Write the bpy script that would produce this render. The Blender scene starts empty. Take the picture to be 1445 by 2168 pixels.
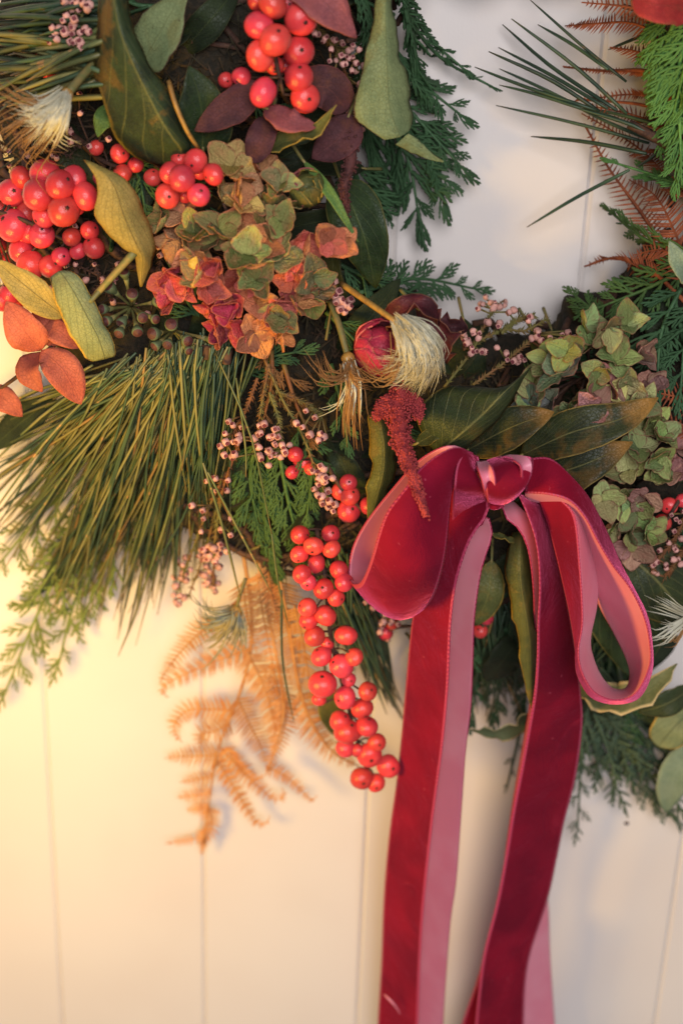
import bpy, math, random
import numpy as np
from mathutils import Vector, Matrix

# ---------------------------------------------------------------- camera, world, lights, exposure
scene = bpy.context.scene
rng = random.Random(7)
W_, H_ = 1445.0, 2168.0          # photograph size: positions below are read from it
F_ = 2950.0                      # focal length in photograph pixels
VP = (470.0, 8300.0)             # where the wall's board joints meet
DIST = 0.68                      # camera to wall along the axis (board pitch comes out near 8 cm)
def nrm(v):
    v = np.asarray(v, float); return v / np.linalg.norm(v)
_zc = -nrm((VP[0]-W_/2, -(VP[1]-H_/2), -F_))          # world up seen from the camera
_fw = np.array((0, 0, -1.0)); _yc = nrm(_fw - _zc*np.dot(_fw, _zc)); _xc = np.cross(_yc, _zc)
R_ = np.array([_xc, _yc, _zc])                        # camera -> world
FWD = R_ @ _fw
CEN = np.array((0, 0, 1.5)); CAM = CEN - DIST*FWD
def P(x, y, d):
    """point seen at photograph pixel (x, y), d millimetres in front of the wall"""
    r = R_ @ np.array(((x-W_/2)/F_, -(y-H_/2)/F_, -1.0))
    t = (-d/1000.0 - CAM[1]) / r[1]
    return CAM + t*r
def S(x, y, d):
    return np.dot(P(x, y, d)-CAM, FWD)/F_              # metres per pixel there
cd = bpy.data.cameras.new('camera'); cam = bpy.data.objects.new('camera', cd); scene.collection.objects.link(cam)
cam.matrix_world = Matrix.Translation(Vector(CAM)) @ Matrix(R_.tolist()).to_4x4()
cd.sensor_fit = 'VERTICAL'; cd.sensor_height = 36.0; cd.lens = 36.0*F_/H_
cd.clip_start = 0.01; cd.clip_end = 50
cd.dof.use_dof = True; cd.dof.focus_distance = float(np.dot(P(800, 900, 100)-CAM, FWD)); cd.dof.aperture_fstop = 6.3
scene.camera = cam

world = bpy.data.worlds.new('World'); scene.world = world; world.use_nodes = True
bg = world.node_tree.nodes['Background']; bg.inputs[0].default_value = (0.95, 0.88, 0.86, 1); bg.inputs[1].default_value = 0.22
def lamp(name, typ, loc, target, power, color, size):
    l = bpy.data.lights.new(name, typ); l.energy = power; l.color = color
    if typ == 'AREA': l.shape = 'DISK'; l.size = size
    else: l.shadow_soft_size = size
    o = bpy.data.objects.new(name, l); scene.collection.objects.link(o); o.location = Vector(loc)
    o.rotation_euler = (Vector(target)-Vector(loc)).to_track_quat('-Z', 'Y').to_euler()
    return o
# warm table lamp low on the left, window light from above right
lamp('warm_lamp', 'POINT', P(-950, 2050, 310), P(300, 1300, 0), 5.9, (1.0, 0.58, 0.09), 0.045)
lamp('window_light', 'AREA', (0.10, -1.15, 1.97), (0.05, 0, 1.40), 11.2, (0.98, 0.95, 1.0), 0.5)
scene.view_settings.view_transform = 'Standard'; scene.view_settings.look = 'None'
scene.view_settings.exposure = 0.0; scene.view_settings.gamma = 1.0
scene.render.engine = 'CYCLES'; scene.cycles.use_denoising = True; scene.cycles.max_bounces = 8
scene.cycles.transparent_max_bounces = 8

# ---------------------------------------------------------------- helpers
COL = scene.collection
def lin(r, g, b):
    f = lambda c: (c/255/12.92) if c/255 <= 0.04045 else ((c/255+0.055)/1.055)**2.4
    return (f(r), f(g), f(b), 1.0)
def crop(ox, oy, s): return lambda x, y: (ox + x/s, oy + y/s)
c1 = crop(0, 0, 2.89); c2 = crop(400, 0, 2.89); c3 = crop(945, 0, 2.89); c4 = crop(0, 450, 2.89); c5 = crop(300, 300, 2.89)
c6 = crop(600, 550, 2.89); c7 = crop(945, 500, 2.89); d1 = crop(300, 1100, 2.627); d2 = crop(400, 700, 2.89)
d3 = crop(700, 900, 2.064); d5 = crop(750, 1450, 2.627); d4 = crop(1000, 1000, 2.71)
RC = (1070.0, 330.0); RM = 690.0; RW = 380.0            # the wreath's ring in photograph pixels
def surf(x, y):
    q = (math.hypot(x-RC[0], y-RC[1])-RM)/RW
    return 22 + 66*math.sqrt(max(0.0, 1-q*q))
def Q(x, y, off=0): return P(x, y, max(3.0, surf(x, y)+off))

def catmull(pts, n):
    p = np.asarray(pts, float)
    if len(p) == 1: return np.repeat(p, n, 0)
    if len(p) == 2: return p[0] + (p[1]-p[0])*np.linspace(0, 1, n).reshape((-1,)+(1,)*(p.ndim-1))
    flat = p.reshape(len(p), -1)
    seg = np.linalg.norm(np.diff(flat, axis=0), axis=1); t = np.concatenate([[0], np.cumsum(np.maximum(seg, 1e-9))]); t /= t[-1]
    ext = np.vstack([2*flat[0]-flat[1], flat, 2*flat[-1]-flat[-2]])
    out = []
    for u in np.linspace(0, 1, n):
        i = min(np.searchsorted(t, u, 'right')-1, len(flat)-2); i = max(i, 0)
        w = (u-t[i])/(t[i+1]-t[i])
        a, b, c, d = ext[i], ext[i+1], ext[i+2], ext[i+3]
        out.append(0.5*((2*b)+(c-a)*w+(2*a-5*b+4*c-d)*w*w+(3*b-a-3*c+d)*w**3))
    return np.array(out).reshape((n,)+p.shape[1:])

class Mesh:
    def __init__(s): s.v = []; s.f = []; s.uv = []; s.mi = []; s.n = 0
    def add(s, v, f, uv=None, mi=0):
        v = np.asarray(v, float); s.v.append(v)
        for k, q in enumerate(f):
            s.f.append(tuple(i+s.n for i in q)); s.mi.append(mi if isinstance(mi, int) else mi[k])
        s.uv.append(np.zeros((len(v), 2)) if uv is None else np.asarray(uv, float)); s.n += len(v)
    def data(s, name, mats, origin=(0, 0, 0), smooth=True):
        me = bpy.data.meshes.new(name)
        v = np.vstack(s.v)-np.asarray(origin); uv = np.vstack(s.uv)
        me.from_pydata(v.tolist(), [], s.f)
        lay = me.uv_layers.new(name='UVMap')
        idx = np.zeros(len(me.loops), dtype=np.int32); me.loops.foreach_get('vertex_index', idx)
        lay.data.foreach_set('uv', uv[idx].ravel())
        for m in mats: me.materials.append(m)
        me.polygons.foreach_set('material_index', s.mi)
        if smooth: me.polygons.foreach_set('use_smooth', [True]*len(me.polygons))
        me.update(); return me
def frames(p):
    t = np.gradient(p, axis=0); t /= np.linalg.norm(t, axis=1)[:, None]+1e-12
    ref = np.array((0.2, -1.0, 0.1)); n = np.cross(t, ref); n /= np.linalg.norm(n, axis=1)[:, None]+1e-12
    return t, n, np.cross(t, n)
def tube(m, p, r, sides=5, mi=0, cap=True):
    p = np.asarray(p, float); k = len(p); r = np.ones(k)*r if np.isscalar(r) else np.asarray(r, float)
    t, a, b = frames(p); ang = np.linspace(0, 2*math.pi, sides, endpoint=False)
    v = p[:, None]+r[:, None, None]*(np.cos(ang)[None, :, None]*a[:, None]+np.sin(ang)[None, :, None]*b[:, None])
    uv = np.stack(np.broadcast_arrays(np.linspace(0, 1, k)[:, None], (ang/6.2832)[None]), -1)
    f = [(i*sides+j, i*sides+(j+1) % sides, (i+1)*sides+(j+1) % sides, (i+1)*sides+j) for i in range(k-1) for j in range(sides)]
    if cap: f += [tuple(range(sides))[::-1], tuple((k-1)*sides+j for j in range(sides))]
    m.add(v.reshape(-1, 3), f, uv.reshape(-1, 2), mi)
def sheet(m, st, nu=16, vs=None, th=0.0005, crease=0.5, wave=0.0, wfreq=3.0, bulge=0.0, seed=0, mats=(0, 0, 0), selv=None):
    """a sheet with two faces from stations of (left, right) or (left, middle, right) points; the front looks along du x dv"""
    st = np.asarray(st, float)
    if st.shape[1] == 2: st = np.stack([st[:, 0], (st[:, 0]+st[:, 1])/2, st[:, 1]], 1)
    g = catmull(st, nu)
    vs = np.linspace(0, 1, 7) if vs is None else np.asarray(vs)
    L, M, R = g[:, 0], g[:, 1], g[:, 2]
    rows = []
    for v in vs:
        quad = L*(2*(v-.5)*(v-1)) + M*(4*v*(1-v)) + R*(2*v*(v-.5))
        lni = (L*(1-2*v)+M*2*v) if v <= .5 else (M*(2-2*v)+R*(2*v-1))
        rows.append(quad*(1-crease)+lni*crease)
    G = np.stack(rows, 1)
    def normal(G):
        du = np.gradient(G, axis=0); dv = np.gradient(G, axis=1); n = np.cross(du, dv)
        ln = np.linalg.norm(n, axis=2)[..., None]
        n = n/np.maximum(ln, 1e-12); return n
    n = normal(G); u = np.linspace(0, 1, nu)
    if wave or bulge:
        ph = seed*1.7; e = np.abs(2*vs-1)
        w = wave*(np.sin(u[:, None]*wfreq*6.28+ph+np.sign(vs-.5)[None]*1.3)+.5*np.sin(u[:, None]*wfreq*13.7+ph*2+vs[None]*2))*(e**2)[None]*np.sin(np.clip(u, 0, 1)*math.pi)[:, None]
        w = w + bulge*(1-e**2)[None]*np.sin(u*math.pi)[:, None]
        G = G + n*w[..., None]; n = normal(G)
    A = G+n*th/2; B = G-n*th/2; nv = len(vs); N = nu*nv
    uv = np.stack(np.broadcast_arrays(u[:, None], vs[None]), -1).reshape(-1, 2)
    f = []; mi = []
    I = lambda i, j: i*nv+j
    for i in range(nu-1):
        for j in range(nv-1):
            f.append((I(i, j), I(i+1, j), I(i+1, j+1), I(i, j+1)))
            mi.append(selv if selv is not None and (vs[j+1] < .07 or vs[j] > .93) else mats[0])
    for i in range(nu-1):
        for j in range(nv-1):
            f.append((N+I(i, j), N+I(i, j+1), N+I(i+1, j+1), N+I(i+1, j))); mi.append(mats[1])
    for i in range(nu-1):
        f.append((I(i, 0), N+I(i, 0), N+I(i+1, 0), I(i+1, 0))); mi.append(mats[2])
        f.append((I(i, nv-1), I(i+1, nv-1), N+I(i+1, nv-1), N+I(i, nv-1))); mi.append(mats[2])
    for j in range(nv-1):
        f.append((I(0, j), I(0, j+1), N+I(0, j+1), N+I(0, j))); mi.append(mats[2])
        f.append((I(nu-1, j), N+I(nu-1, j), N+I(nu-1, j+1), I(nu-1, j+1))); mi.append(mats[2])
    m.add(np.vstack([A.reshape(-1, 3), B.reshape(-1, 3)]), f, np.vstack([uv, uv]), mi)
    return G

def link(o, parent=None):
    COL.objects.link(o)
    if parent is not None: o.parent = parent
    return o
def tag(o, label, cat, group=None, kind=None):
    if label: o['label'] = label
    if cat: o['category'] = cat
    if group: o['group'] = group
    if kind: o['kind'] = kind
    return o
def thing(name, label, cat, base, group=None):
    o = link(bpy.data.objects.new(name, None)); o.location = Vector(base); o.empty_display_size = 0.01
    return tag(o, label, cat, group)
def solo(name, m, mats, label, cat, base, group=None):
    o = link(bpy.data.objects.new(name, m.data(name, mats, base))); o.location = Vector(base)
    return tag(o, label, cat, group)
def part(name, m, mats, parent, label=None, origin=None, color=None, up=None):
    """a part built in world coordinates under its thing (up = its own parent part, when a sub-part)"""
    w = np.array(parent['_w']) if '_w' in parent.keys() else np.array(parent.location)
    o = bpy.data.objects.new(name, m.data(name, mats, w)); link(o, up or parent)
    if label: o['label'] = label
    if color: o.color = color
    return o
def inst(name, me, parent, mat4, color=None, up=None):
    o = bpy.data.objects.new(name, me); link(o, up or parent)
    if up is None: o.matrix_local = Matrix.Translation(-Vector(parent.location)) @ mat4
    else: o.matrix_local = mat4
    if color: o.color = color
    return o
def basis(pos, ydir, zhint, sx, sy=None, sz=None):
    y = nrm(ydir); z = np.asarray(zhint, float); z = z-y*np.dot(y, z)
    if np.linalg.norm(z) < 1e-6: z = np.cross(y, (1, 0.3, 0.2))
    z = nrm(z); x = np.cross(y, z); sy = sx if sy is None else sy; sz = sx if sz is None else sz
    M = Matrix(((x[0]*sx, y[0]*sy, z[0]*sz, pos[0]), (x[1]*sx, y[1]*sy, z[1]*sz, pos[1]), (x[2]*sx, y[2]*sy, z[2]*sz, pos[2]), (0, 0, 0, 1)))
    return M
TOCAM = -FWD

# ---------------------------------------------------------------- materials
class NT:
    def __init__(s, name):
        s.m = bpy.data.materials.new(name); s.m.use_nodes = True; s.t = s.m.node_tree; s.t.nodes.clear()
        s.out = s.t.nodes.new('ShaderNodeOutputMaterial')
    def n(s, typ, ins=None, **kw):
        x = s.t.nodes.new(typ)
        for k, v in kw.items(): setattr(x, k, v)
        for k, v in (ins or {}).items():
            if isinstance(v, tuple) and len(v) == 2 and hasattr(v[0], 'outputs'): s.t.links.new(v[0].outputs[v[1]], x.inputs[k])
            elif hasattr(v, 'outputs'): s.t.links.new(v.outputs[0], x.inputs[k])
            else: x.inputs[k].default_value = v
        return x
    def math(s, op, a, b=0.0, c=0.0, clamp=False): return s.n('ShaderNodeMath', {0: a, 1: b, 2: c}, operation=op, use_clamp=clamp)
    def mix(s, f, a, b, blend='MIX'):
        x = s.t.nodes.new('ShaderNodeMix'); x.data_type = 'RGBA'; x.blend_type = blend
        for i, v in ((0, f), (6, a), (7, b)):
            if isinstance(v, tuple) and len(v) == 2: s.t.links.new(v[0].outputs[v[1]], x.inputs[i])
            elif hasattr(v, 'outputs'): s.t.links.new(v.outputs[2] if v.bl_idname == 'ShaderNodeMix' else v.outputs[0], x.inputs[i])
            else: x.inputs[i].default_value = v
        return x
    def noise(s, scale, detail=3, rough=.55, coord=None, dist=0.0):
        c = coord or s.n('ShaderNodeTexCoord')
        return s.n('ShaderNodeTexNoise', {'Vector': (c, 'Object') if c.bl_idname == 'ShaderNodeTexCoord' else c, 'Scale': scale, 'Detail': detail, 'Roughness': rough, 'Distortion': dist})
    def ramp(s, fac, a, b):
        return s.n('ShaderNodeMapRange', {0: fac, 1: a, 2: b, 3: 0.0, 4: 1.0}, interpolation_type='SMOOTHSTEP')
    def finish(s, color, rough=.5, bump=None, bstr=.2, bdist=.0005, trans=0.0, spec=.4, tcol=None, **extra):
        p = s.n('ShaderNodeBsdfPrincipled')
        def put(k, v):
            if hasattr(v, 'outputs'): s.t.links.new(v.outputs[2] if v.bl_idname == 'ShaderNodeMix' else v.outputs[0], p.inputs[k])
            else: p.inputs[k].default_value = v
        put('Base Color', color); put('Roughness', rough); put('Specular IOR Level', spec)
        for k, v in extra.items(): put(k.replace('_', ' '), v)
        if bump is not None:
            b = s.n('ShaderNodeBump', {'Height': bump, 'Strength': bstr, 'Distance': bdist}); s.t.links.new(b.outputs[0], p.inputs['Normal'])
        sh = p
        if trans:
            t = s.n('ShaderNodeBsdfTranslucent'); c = tcol or color
            if hasattr(c, 'outputs'): s.t.links.new(c.outputs[2] if c.bl_idname == 'ShaderNodeMix' else c.outputs[0], t.inputs[0])
            else: t.inputs[0].default_value = c
            sh = s.n('ShaderNodeMixShader', {0: trans, 1: p, 2: t})
        s.t.links.new(sh.outputs[0], s.out.inputs[0]); return s.m

def leaf_mat(name, base, dark, edge, vein, blotch=None, ew=.06, rough=.42, veins=9.0, bamt=.5, vstr=.6, tip=None, trans=.12, speck=0.0):
    k = NT(name); tc = k.n('ShaderNodeTexCoord'); sp = k.n('ShaderNodeSeparateXYZ', {0: (tc, 'UV')})
    oi = k.n('ShaderNodeObjectInfo')
    a = k.math('ABSOLUTE', k.math('MULTIPLY_ADD', (sp, 1), 2.0, -1.0))
    n1 = k.noise(90, 4, .6, tc); n2 = k.noise(420, 3, .6, tc)
    col = k.mix(k.ramp(n1, .35, .68), base, dark)
    if blotch: col = k.mix(k.math('MULTIPLY', k.ramp(k.noise(60, 3, .65, tc, .6), .52, .66), bamt), col, blotch)
    ww = k.math('MULTIPLY_ADD', n1, .03, -.015)
    side = k.math('SINE', k.math('MULTIPLY', k.math('ADD', k.math('MULTIPLY_ADD', a, -.55/1.0, (sp, 0)), ww), veins*6.283))
    sv = k.math('MULTIPLY', k.ramp(side, .93, 1.0), .55)
    mid = k.ramp(k.math('ADD', a, ww), .055, .012)
    vm = k.math('MULTIPLY', k.math('MAXIMUM', sv, mid), vstr)
    col = k.mix(vm, col, vein)
    if tip: col = k.mix(k.ramp(k.math('ADD', (sp, 0), k.math('MULTIPLY_ADD', n1, .4, -.2)), .72, .93), col, tip)
    ed = k.ramp(k.math('ADD', a, k.math('MULTIPLY_ADD', n2, .08, -.04)), 1-ew*1.6, 1-ew*.5)
    col = k.mix(ed, col, edge)
    if speck: col = k.mix(k.math('MULTIPLY', k.ramp(k.noise(900, 2, .5, tc), .66, .74), speck), col, (.05, .025, .012, 1))
    hsv = k.n('ShaderNodeHueSaturation', {'Hue': .5, 'Saturation': 1.0, 'Value': k.math('MULTIPLY_ADD', (oi, 'Random'), .4, .8), 'Fac': 1.0})
    k.t.links.new(col.outputs[2], hsv.inputs['Color'])
    vo = k.n('ShaderNodeTexVoronoi', {'Vector': k.n('ShaderNodeVectorMath', {0: (tc, 'Object'), 1: k.n('ShaderNodeVectorMath', {0: (n2, 'Color'), 1: (.002, .002, .002)}, operation='MULTIPLY')}), 'Scale': 750.0}, feature='DISTANCE_TO_EDGE')
    net = k.ramp(vo, .10, .02)
    hv2 = k.mix(k.math('MULTIPLY', net, .10), hsv, (.02, .02, .01, 1)); hsv = hv2
    h = k.math('ADD', k.math('MULTIPLY', vm, 1.0), k.math('ADD', k.math('MULTIPLY', n2, .6), k.math('MULTIPLY', net, -.7)))
    return k.finish(hsv, k.math('MULTIPLY_ADD', n1, .25, rough), h, .55, .0007, trans, .3)
def plain_mat(name, c, c2=None, scale=200, rough=.55, bstr=.3, trans=0.0, lo=.4, hi=.65, var=.3, spec=.35, bdist=.0004, **kw):
    k = NT(name); tc = k.n('ShaderNodeTexCoord'); n1 = k.noise(scale, 4, .6, tc); oi = k.n('ShaderNodeObjectInfo')
    col = k.mix(k.ramp(n1, lo, hi), c, c2 or c)
    hsv = k.n('ShaderNodeHueSaturation', {'Hue': .5, 'Saturation': 1.0, 'Value': k.math('MULTIPLY_ADD', (oi, 'Random'), var, 1-var/2), 'Fac': 1.0})
    k.t.links.new(col.outputs[2], hsv.inputs['Color'])
    return k.finish(hsv, rough, n1, bstr, bdist, trans, spec, **kw)
def needle_mat(name, c, c2, tan):
    k = NT(name); tc = k.n('ShaderNodeTexCoord'); oi = k.n('ShaderNodeObjectInfo'); n1 = k.noise(40, 3, .6, tc); n2 = k.noise(170, 3, .6, tc)
    col = k.mix(k.ramp(n1, .4, .62), c, c2); col = k.mix(k.math('MULTIPLY', k.ramp(n2, .64, .72), .8), col, tan)
    sp = k.n('ShaderNodeSeparateXYZ', {0: (tc, 'UV')}); col = k.mix(k.math('MULTIPLY', k.ramp((sp, 0), .86, 1.0), .7), col, tan)
    hsv = k.n('ShaderNodeHueSaturation', {'Hue': .5, 'Saturation': 1.0, 'Value': k.math('MULTIPLY_ADD', (oi, 'Random'), .7, .6), 'Fac': 1.0}); k.t.links.new(col.outputs[2], hsv.inputs['Color'])
    return k.finish(hsv, .45, n2, .2, .0003, 0, .35)
def petal_mat(name, edge, trans=.25):
    k = NT(name); tc = k.n('ShaderNodeTexCoord'); sp = k.n('ShaderNodeSeparateXYZ', {0: (tc, 'UV')}); oi = k.n('ShaderNodeObjectInfo')
    a = k.math('ABSOLUTE', k.math('MULTIPLY_ADD', (sp, 1), 2.0, -1.0)); rim = k.math('MAXIMUM', a, (sp, 0))
    n1 = k.noise(2.2, 4, .6, tc); n2 = k.noise(9, 3, .6, tc)
    col = k.mix(k.math('MULTIPLY', k.ramp(n1, .48, .66), .32), (oi, 'Color'), edge)
    col = k.mix(k.math('MULTIPLY', k.ramp(k.math('ADD', rim, k.math('MULTIPLY_ADD', n2, .3, -.15)), .84, 1.02), .75), col, edge)
    side = k.math('SINE', k.math('MULTIPLY', k.math('MULTIPLY_ADD', a, -.6, (sp, 0)), 30.0))
    v = k.math('MULTIPLY', k.math('MAXIMUM', k.ramp(side, .9, 1.0), k.ramp(a, .08, .02)), .35)
    dk = k.mix(1.0, col, (.5, .42, .36, 1), 'MULTIPLY'); col = k.mix(v, col, dk)
    return k.finish(col, .55, k.math('ADD', v, n2), .5, .03, trans, .3)

M = {}
def build_mats():
    k = NT('wall_paint'); tc = k.n('ShaderNodeTexCoord'); mp = k.n('ShaderNodeMapping', {'Vector': (tc, 'Object'), 'Scale': (1, 1, .12)})
    n1 = k.noise(260, 4, .6, mp); n2 = k.noise(9, 3, .5, tc); n3 = k.noise(700, 2, .5, tc)
    col = k.mix(k.ramp(n2, .35, .7), (.73, .685, .64, 1), (.70, .645, .60, 1))
    M['wall'] = k.finish(col, .5, k.math('ADD', k.math('MULTIPLY', n1, .6), k.math('MULTIPLY', n3, .3)), .25, .0006, 0, .35)
    # velvet: deep nap with crushed, lighter patches
    k = NT('velvet'); tc = k.n('ShaderNodeTexCoord'); n1 = k.noise(45, 5, .7, tc, 1.2); n2 = k.noise(2600, 2, .6, tc); n3 = k.noise(26, 3, .5, tc, .4)
    col = k.mix(k.ramp(n3, .32, .70), (.135, .002, .015, 1), (.235, .004, .021, 1)); col = k.mix(k.math('MULTIPLY', k.ramp(n1, .58, .74), .45), col, (.34, .016, .040, 1)); n4 = k.noise(520, 2, .4, tc, .8); col = k.mix(k.math('MULTIPLY', k.ramp(n4, .72, .80), .5), col, (.55, .10, .15, 1))
    M['velvet'] = k.finish(col, .85, k.math('ADD', k.math('MULTIPLY', n2, .35), k.math('MULTIPLY', n1, 2.2)), .5, .0009, 0, .12, Sheen_Weight=1.0, Sheen_Roughness=.26, Sheen_Tint=(1.0, .16, .34, 1))
    k = NT('satin'); tc = k.n('ShaderNodeTexCoord'); sp = k.n('ShaderNodeSeparateXYZ', {0: (tc, 'UV')}); n1 = k.noise(30, 3, .5, tc)
    wv = k.math('SINE', k.math('MULTIPLY', (sp, 1), 420.0))
    col = k.mix(k.ramp(n1, .4, .65), (.80, .24, .33, 1), (.84, .31, .40, 1))
    M['satin'] = k.finish(col, .38, wv, .10, .0002, .15, .5, Anisotropic=.5, Sheen_Weight=.25, Sheen_Roughness=.3, Sheen_Tint=(1, .6, .75, 1))
    k = NT('selvedge'); tc = k.n('ShaderNodeTexCoord'); sp = k.n('ShaderNodeSeparateXYZ', {0: (tc, 'UV')})
    M['selv'] = k.finish((.40, .035, .095, 1), .5, k.math('SINE', k.math('MULTIPLY', (sp, 0), 900.0)), .4, .0004, 0, .5)
    # berries
    k = NT('berry_skin'); tc = k.n('ShaderNodeTexCoord'); oi = k.n('ShaderNodeObjectInfo'); n1 = k.noise(1.6, 3, .6, tc); n2 = k.noise(14, 3, .6, tc)
    col = k.mix(k.ramp(n1, .35, .7), (.68, .013, .018, 1), (.74, .032, .028, 1)); col = k.mix(k.math('MULTIPLY', k.ramp(n2, .58, .74), .5), col, (.26, .008, .012, 1))
    hsv = k.n('ShaderNodeHueSaturation', {'Hue': k.math('MULTIPLY_ADD', (oi, 'Random'), .014, .491), 'Saturation': .95, 'Value': k.math('MULTIPLY_ADD', k.math('FRACT', k.math('MULTIPLY', (oi, 'Random'), 7.31)), .40, .68), 'Fac': 1.0}); k.t.links.new(col.outputs[2], hsv.inputs['Color'])
    M['berry'] = k.finish(hsv, .24, n2, .12, .05, 0, .45, Subsurface_Weight=.12, Subsurface_Radius=(.003, .0006, .0004))
    M['calyx'] = plain_mat('calyx', (.03, .012, .008, 1), (.07, .03, .015, 1), 900)
    M['umbel'] = plain_mat('ivy_fruit', lin(92, 104, 70), lin(72, 84, 62), 300, .6, .25)
    M['umbelcap'] = plain_mat('ivy_fruit_cap', lin(84, 44, 40), lin(58, 34, 34), 500, .5, .3)
    M['stalk'] = plain_mat('green_stalk', lin(104, 106, 62), lin(128, 112, 66), 300, .55)
    M['ystalk'] = plain_mat('yellow_stalk', lin(172, 132, 62), lin(140, 104, 56), 300, .55)
    M['twig'] = plain_mat('brown_twig', lin(84, 58, 44), lin(56, 38, 32), 350, .8, .7)
    M['moss'] = plain_mat('dark_moss', (.016, .014, .009, 1), (.03, .022, .013, 1), 400, .95, 1.0, bdist=.002)
    M['strand'] = plain_mat('moss_strand', (.040, .036, .018, 1), (.060, .036, .020, 1), 60, .9)
    # leaves
    D = (.014, .022, .009, 1)
    M['ivy'] = leaf_mat('ivy_leaf', lin(50, 66, 38), lin(32, 44, 28), lin(120, 108, 50), lin(112, 112, 62), lin(110, 84, 36), .04, .40, 5, .75)
    M['ivydark'] = leaf_mat('ivy_dark_leaf', lin(48, 66, 36), lin(32, 46, 26), lin(84, 84, 44), lin(84, 96, 54), None, .04, .38, 5)
    M['ivyback'] = leaf_mat('ivy_underside', lin(134, 146, 98), lin(112, 128, 86), lin(84, 62, 46), lin(110, 118, 72), lin(120, 112, 60), .03, .55, 6, .5, .4, speck=.6)
    M['bay'] = leaf_mat('bay_leaf', lin(56, 68, 38), lin(38, 48, 28), lin(126, 112, 60), lin(124, 124, 76), lin(90, 74, 36), .03, .40, 7, .5, .65, tip=None)
    M['baytip'] = leaf_mat('bay_leaf_tan_tip', lin(50, 58, 32), lin(36, 42, 24), lin(136, 116, 62), lin(120, 116, 70), lin(110, 80, 36), .04, .36, 10, .6, .6, tip=lin(150, 110, 50))
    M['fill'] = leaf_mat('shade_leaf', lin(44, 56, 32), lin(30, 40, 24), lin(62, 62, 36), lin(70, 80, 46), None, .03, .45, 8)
    M['yellow'] = leaf_mat('yellow_leaf', lin(190, 166, 92), lin(162, 146, 78), lin(198, 150, 74), lin(130, 114, 62), lin(196, 168, 84), .03, .5, 7, .5, .75, trans=.25)
    M['sage'] = leaf_mat('sage_leaf', lin(140, 146, 98), lin(122, 134, 94), lin(204, 168, 76), lin(88, 96, 66), lin(112, 108, 78), .07, .5, 6, .45, .8, trans=.2)
    M['salmon'] = leaf_mat('salmon_leaf', lin(192, 106, 82), lin(172, 88, 72), lin(196, 110, 78), lin(166, 78, 62), lin(140, 66, 62), .03, .6, 5, .5, .3, trans=.2)
    M['purple'] = leaf_mat('plum_leaf', lin(92, 52, 54), lin(70, 42, 46), lin(116, 62, 60), lin(110, 66, 62), lin(118, 70, 44), .03, .62, 6, .4, .4)
    M['rose'] = leaf_mat('rose_leaf', lin(160, 86, 84), lin(126, 70, 76), lin(172, 96, 82), lin(140, 80, 78), lin(176, 100, 84), .03, .5, 6, .5, .4)
    M['redleaf'] = leaf_mat('red_leaf', lin(196, 62, 54), lin(170, 44, 44), lin(190, 90, 70), lin(170, 70, 60), lin(160, 110, 66), .03, .5, 6, .4, .4)
    M['blade'] = leaf_mat('green_blade', lin(92, 124, 58), lin(78, 108, 52), lin(116, 140, 70), lin(110, 136, 70), None, .05, .45, 3, .5, .3)
    M['varieg'] = leaf_mat('variegated_leaf', lin(116, 124, 84), lin(96, 108, 72), lin(206, 188, 140), lin(140, 144, 104), lin(150, 150, 110), .16, .5, 6, .5, .3)
    M['pale'] = leaf_mat('pale_leaf', lin(138, 152, 122), lin(120, 138, 108), lin(150, 160, 130), lin(150, 164, 134), None, .03, .6, 6, .5, .3)
    M['olive'] = leaf_mat('olive_leaf', lin(96, 98, 48), lin(74, 80, 42), lin(160, 132, 58), lin(130, 126, 66), lin(140, 112, 50), .07, .42, 6, .5, .5)
    M['maroon'] = leaf_mat('maroon_petal', lin(86, 30, 38), lin(56, 22, 28), lin(120, 76, 60), lin(110, 44, 50), None, .06, .45, 8, .5, .5)
    M['crimson'] = leaf_mat('crimson_petal', lin(190, 52, 76), lin(160, 36, 60), lin(216, 110, 96), lin(226, 110, 104), lin(210, 104, 88), .08, .38, 10, .4, .6)
    M['petal_warm'] = petal_mat('hydrangea_sepal', lin(216, 132, 98)); M['petal_green'] = petal_mat('green_sepal', lin(160, 92, 82))
    # needles and scales
    M['needle'] = needle_mat('pine_needle', lin(88, 98, 58), lin(120, 116, 70), lin(176, 132, 84))
    M['needle_dark'] = needle_mat('pine_needle_dark', lin(50, 70, 54), lin(68, 88, 60), lin(110, 96, 62))
    M['needle_gold'] = plain_mat('pine_needle_gold', lin(124, 116, 64), lin(146, 112, 66), 30, .5, .1, .0, .4, .6, .3)
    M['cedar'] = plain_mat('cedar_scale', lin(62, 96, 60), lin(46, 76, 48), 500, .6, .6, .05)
    M['cedar_fresh'] = plain_mat('cedar_scale_fresh', lin(98, 144, 70), lin(72, 116, 56), 500, .6, .6, .05)  # bright green is this fresh foliage's own colour
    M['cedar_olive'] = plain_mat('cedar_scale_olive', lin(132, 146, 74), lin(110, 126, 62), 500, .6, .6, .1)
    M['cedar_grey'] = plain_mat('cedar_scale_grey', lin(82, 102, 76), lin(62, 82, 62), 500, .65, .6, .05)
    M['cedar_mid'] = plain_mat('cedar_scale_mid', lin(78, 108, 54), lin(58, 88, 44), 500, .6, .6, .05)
    M['cedar_rust'] = plain_mat('cedar_scale_rust', lin(142, 88, 50), lin(110, 96, 50), 120, .65, .6, .05)
    M['fern'] = plain_mat('dry_bracken', lin(226, 174, 112), lin(208, 142, 82), 160, .7, .4, .4, var=.2)
    M['fern_brown'] = plain_mat('dry_bracken_brown', lin(160, 88, 54), lin(126, 64, 40), 200, .75, .4, .2, var=.2)
    M['heath'] = plain_mat('heather_twig', lin(104, 100, 52), lin(120, 78, 48), 60, .75, .5)
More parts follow.
